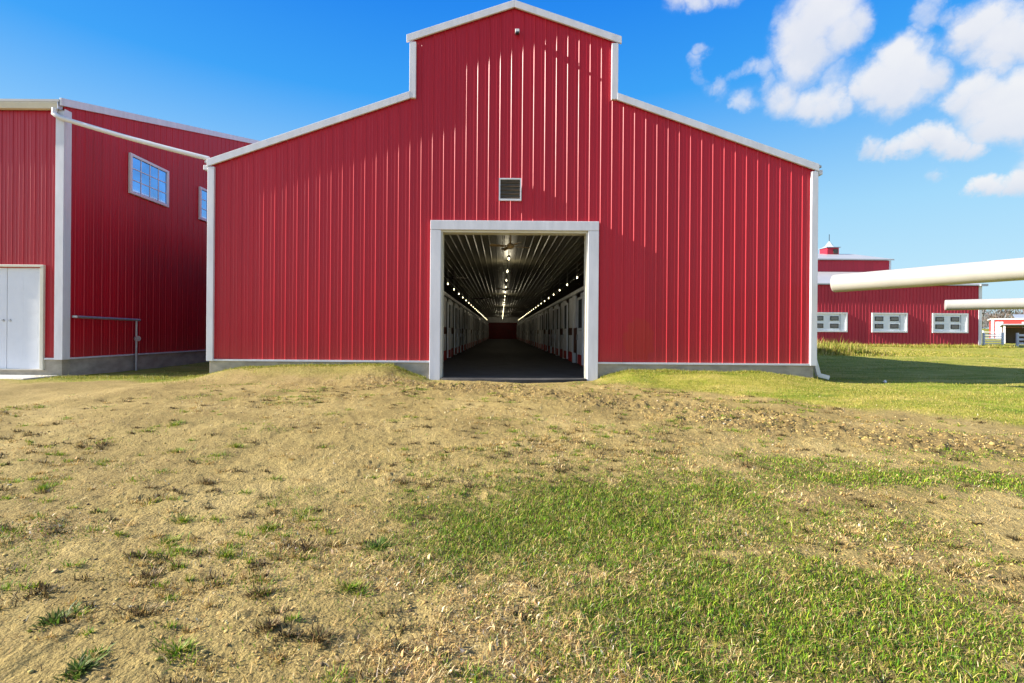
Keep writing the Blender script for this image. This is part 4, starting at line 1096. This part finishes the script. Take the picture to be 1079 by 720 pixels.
# ------------------------------------------------------------------ sky, clouds and sun
ELEV, AZF = 27.5, 3.2     # sun low on the left, a hair in front of the facade plane
sun_dir = Vector((-math.cos(R(ELEV)) * math.cos(R(AZF)), -math.cos(R(ELEV)) * math.sin(R(AZF)), math.sin(R(ELEV))))
sd = bpy.data.lights.new('sun', 'SUN'); sd.energy = 5.0; sd.angle = R(0.5); sd.color = (1.0, 0.93, 0.82)
so = bpy.data.objects.new('sun', sd); COL.objects.link(so); so.location = (-30, -5, 30)
so.rotation_euler = (-sun_dir).to_track_quat('-Z', 'Y').to_euler()

w = bpy.data.worlds.new('World'); SC.world = w; w.use_nodes = True
nt = w.node_tree; bg = nt.nodes['Background']; bg.inputs['Strength'].default_value = 0.11
sky = nd(nt, 'ShaderNodeTexSky', sky_type='NISHITA'); sky.sun_disc = False
sky.sun_elevation = R(ELEV); sky.sun_rotation = R(270 - AZF); sky.air_density = 1.0; sky.dust_density = 0.6; sky.ozone_density = 1.6; sky.altitude = 200
tc = nd(nt, 'ShaderNodeTexCoord')
sz_ = nd(nt, 'ShaderNodeSeparateXYZ'); nt.links.new(tc.outputs['Generated'], sz_.inputs[0])
grad = ramp(nt, sz_.outputs[2], [(0.0, (2.75, 3.7, 4.3)), (0.08, (2.5, 3.6, 4.45)), (0.217, (1.75, 3.15, 4.5)), (0.43, (0.20, 1.66, 4.4)), (0.58, (0.05, 1.05, 4.1)), (1.0, (0.05, 0.6, 2.6))])
warm = mixc(nt, 1.0, sky.outputs[0], (1.0, 1.0, 1.08), 'MULTIPLY')
north = nd(nt, 'ShaderNodeMapRange', interpolation_type='SMOOTHSTEP', i_From_Min=-0.35, i_From_Max=0.35); nt.links.new(sz_.outputs[1], north.inputs['Value'])
skyt = mixc(nt, mth(nt, 'MULTIPLY', north.outputs[0], 0.97), warm, mixc(nt, 1.0, grad.outputs[0], (0.82, 0.87, 0.84), 'MULTIPLY'))
nz1 = nd(nt, 'ShaderNodeTexNoise', i_Scale=12.0, i_Detail=5.0, i_Roughness=0.55); nt.links.new(tc.outputs['Generated'], nz1.inputs['Vector'])
nz2 = nd(nt, 'ShaderNodeTexNoise', i_Scale=20.0, i_Detail=8.0, i_Roughness=0.62); nt.links.new(tc.outputs['Generated'], nz2.inputs['Vector'])
# directions of the cloud lobes (unit vectors), angular radius, weight
def dirv(u, v):
    p = Vector(at(u, v, 1.0)) - Vector((0, 0, EYE)); return p.normalized()
lobes = [(868, 14, 36, 1.0), (846, 30, 28, .9), (884, 40, 24, .9), (846, 62, 26, .95), (902, 20, 18, .8), (836, 80, 14, .6),
         (824, 104, 20, .85), (848, 112, 18, .85), (868, 110, 20, .9), (890, 112, 12, .6),
         (944, 62, 24, 1.0), (928, 84, 24, 1.0), (960, 74, 26, 1.0), (980, 82, 20, .9), (946, 98, 26, 1.0), (905, 94, 12, .75), (970, 104, 14, .7),
         (1034, 26, 26, 1.0), (1058, 40, 30, 1.0), (1085, 40, 30, 1.0), (1018, 44, 14, .7), (1050, 62, 18, .9),
         (976, 16, 14, .55), (968, 30, 10, .5), (985, 4, 12, .5), (1000, 16, 10, .45),
         (1028, 92, 18, .95), (1012, 108, 18, .95), (1042, 110, 28, 1.0), (1070, 104, 28, 1.0), (1078, 130, 24, 1.0), (1050, 132, 22, .95), (1105, 110, 40, 1.0),
         (976, 143, 13, .95), (990, 146, 16, 1.0), (960, 152, 12, .9), (1010, 153, 14, .95), (1030, 157, 11, .8), (944, 155, 10, .75), (920, 150, 11, .62), (910, 154, 8, .5), (930, 156, 9, .55),
         (739, 52, 8, .5), (732, 66, 8, .5), (734, 80, 7, .40), (744, 90, 8, .36), (758, 86, 9, .5), (772, 76, 8, .45), (788, 70, 9, .46), (802, 72, 10, .46), (765, 98, 9, .28), (784, 108, 11, .55), (778, 116, 8, .45), (808, 88, 10, .34), (880, 84, 16, .42),
         (716, -3, 16, .75), (736, 1, 13, .75), (756, -2, 12, .7), (776, -5, 12, .6),
         (1036, 195, 10, .9), (1024, 200, 8, .75), (1048, 198, 10, .85), (1078, 188, 13, .95), (1066, 196, 10, .8), (1095, 190, 16, .95), (986, 180, 8, .42), (996, 182, 6, .36), (1110, 160, 30, .8)]
dist = nd(nt, 'ShaderNodeVectorMath', operation='MULTIPLY_ADD')
nv = nd(nt, 'ShaderNodeTexNoise', i_Scale=17.0, i_Detail=7.0, i_Roughness=0.62); nt.links.new(tc.outputs['Generated'], nv.inputs['Vector'])
sb = nd(nt, 'ShaderNodeVectorMath', operation='SUBTRACT'); nt.links.new(nv.outputs['Color'], sb.inputs[0]); sb.inputs[1].default_value = (0.5, 0.5, 0.5)
nt.links.new(sb.outputs[0], dist.inputs[0]); dist.inputs[1].default_value = (0.055, 0.055, 0.055); nt.links.new(tc.outputs['Generated'], dist.inputs[2])
acc = mx = hgt = None
for (u, v, r, a) in lobes:
    c = dirv(u, v); rad = r / F * (c.y ** 1.3)
    dn = nd(nt, 'ShaderNodeVectorMath', operation='DISTANCE'); nt.links.new(dist.outputs[0], dn.inputs[0]); dn.inputs[1].default_value = c
    q = nd(nt, 'ShaderNodeMapRange', interpolation_type='SMOOTHSTEP', i_From_Min=rad * 1.65, i_From_Max=rad * 0.25, i_To_Min=0.0, i_To_Max=a); nt.links.new(dn.outputs['Value'], q.inputs['Value'])
    h = mth(nt, 'MULTIPLY', q.outputs[0], mth(nt, 'DIVIDE', mth(nt, 'SUBTRACT', sz_.outputs[2], c.z), rad))
    acc = q.outputs[0] if acc is None else mth(nt, 'ADD', acc, q.outputs[0])
    mx = q.outputs[0] if mx is None else mth(nt, 'SMOOTH_MAX', mx, q.outputs[0], 0.06)
    hgt = h if hgt is None else mth(nt, 'ADD', hgt, h)
body = mth(nt, 'MINIMUM', mth(nt, 'MULTIPLY', acc, 0.9), mth(nt, 'ADD', mx, 0.08))
den = mth(nt, 'ADD', body, mth(nt, 'MULTIPLY', mth(nt, 'SUBTRACT', nz2.outputs['Fac'], 0.5), 0.85))
mr = nd(nt, 'ShaderNodeMapRange', interpolation_type='SMOOTHSTEP', i_From_Min=0.04, i_From_Max=1.02, i_To_Min=0.0, i_To_Max=0.93); nt.links.new(den, mr.inputs['Value'])
fac = mth(nt, 'MULTIPLY', mr.outputs[0], mth(nt, 'MULTIPLY', mth(nt, 'SUBTRACT', acc, 0.01), 3.0, clamp=True))
lit = mth(nt, 'ADD', mth(nt, 'MULTIPLY', mth(nt, 'DIVIDE', hgt, mth(nt, 'MAXIMUM', acc, 0.05)), 0.42), mth(nt, 'ADD', 0.52, mth(nt, 'MULTIPLY', mth(nt, 'SUBTRACT', nz1.outputs['Fac'], 0.5), 0.5)))
cc = ramp(nt, lit, [(0.15, (2.8, 3.0, 3.4)), (0.5, (3.3, 3.36, 3.58)), (0.8, (3.66, 3.66, 3.7))])
skyc = mixc(nt, fac, skyt, cc.outputs[0])
nt.links.new(skyc, bg.inputs['Color'])

# ------------------------------------------------------------------ camera and view
cd = bpy.data.cameras.new('camera'); cam = bpy.data.objects.new('camera', cd); COL.objects.link(cam)
cd.sensor_width = 36; cd.lens = 36 * F / 1079.0
cd.shift_x = (539.5 - CX) / 1079.0; cd.shift_y = -(360 - CY) / 1079.0
cd.clip_end = 3000; cd.clip_start = 0.05
cam.matrix_world = Matrix.Translation((0, 0, EYE)) @ Matrix.Rotation(R(90), 4, 'X') @ Matrix.Rotation(ROLL, 4, 'Z')
SC.camera = cam
vs = SC.view_settings; vs.view_transform = 'Standard'; vs.look = 'None'; vs.gamma = 1; vs.use_curve_mapping = False; vs.exposure = 1.2
SC.render.engine = 'CYCLES'
SC.cycles.max_bounces = 6; SC.cycles.diffuse_bounces = 4; SC.cycles.use_denoising = True
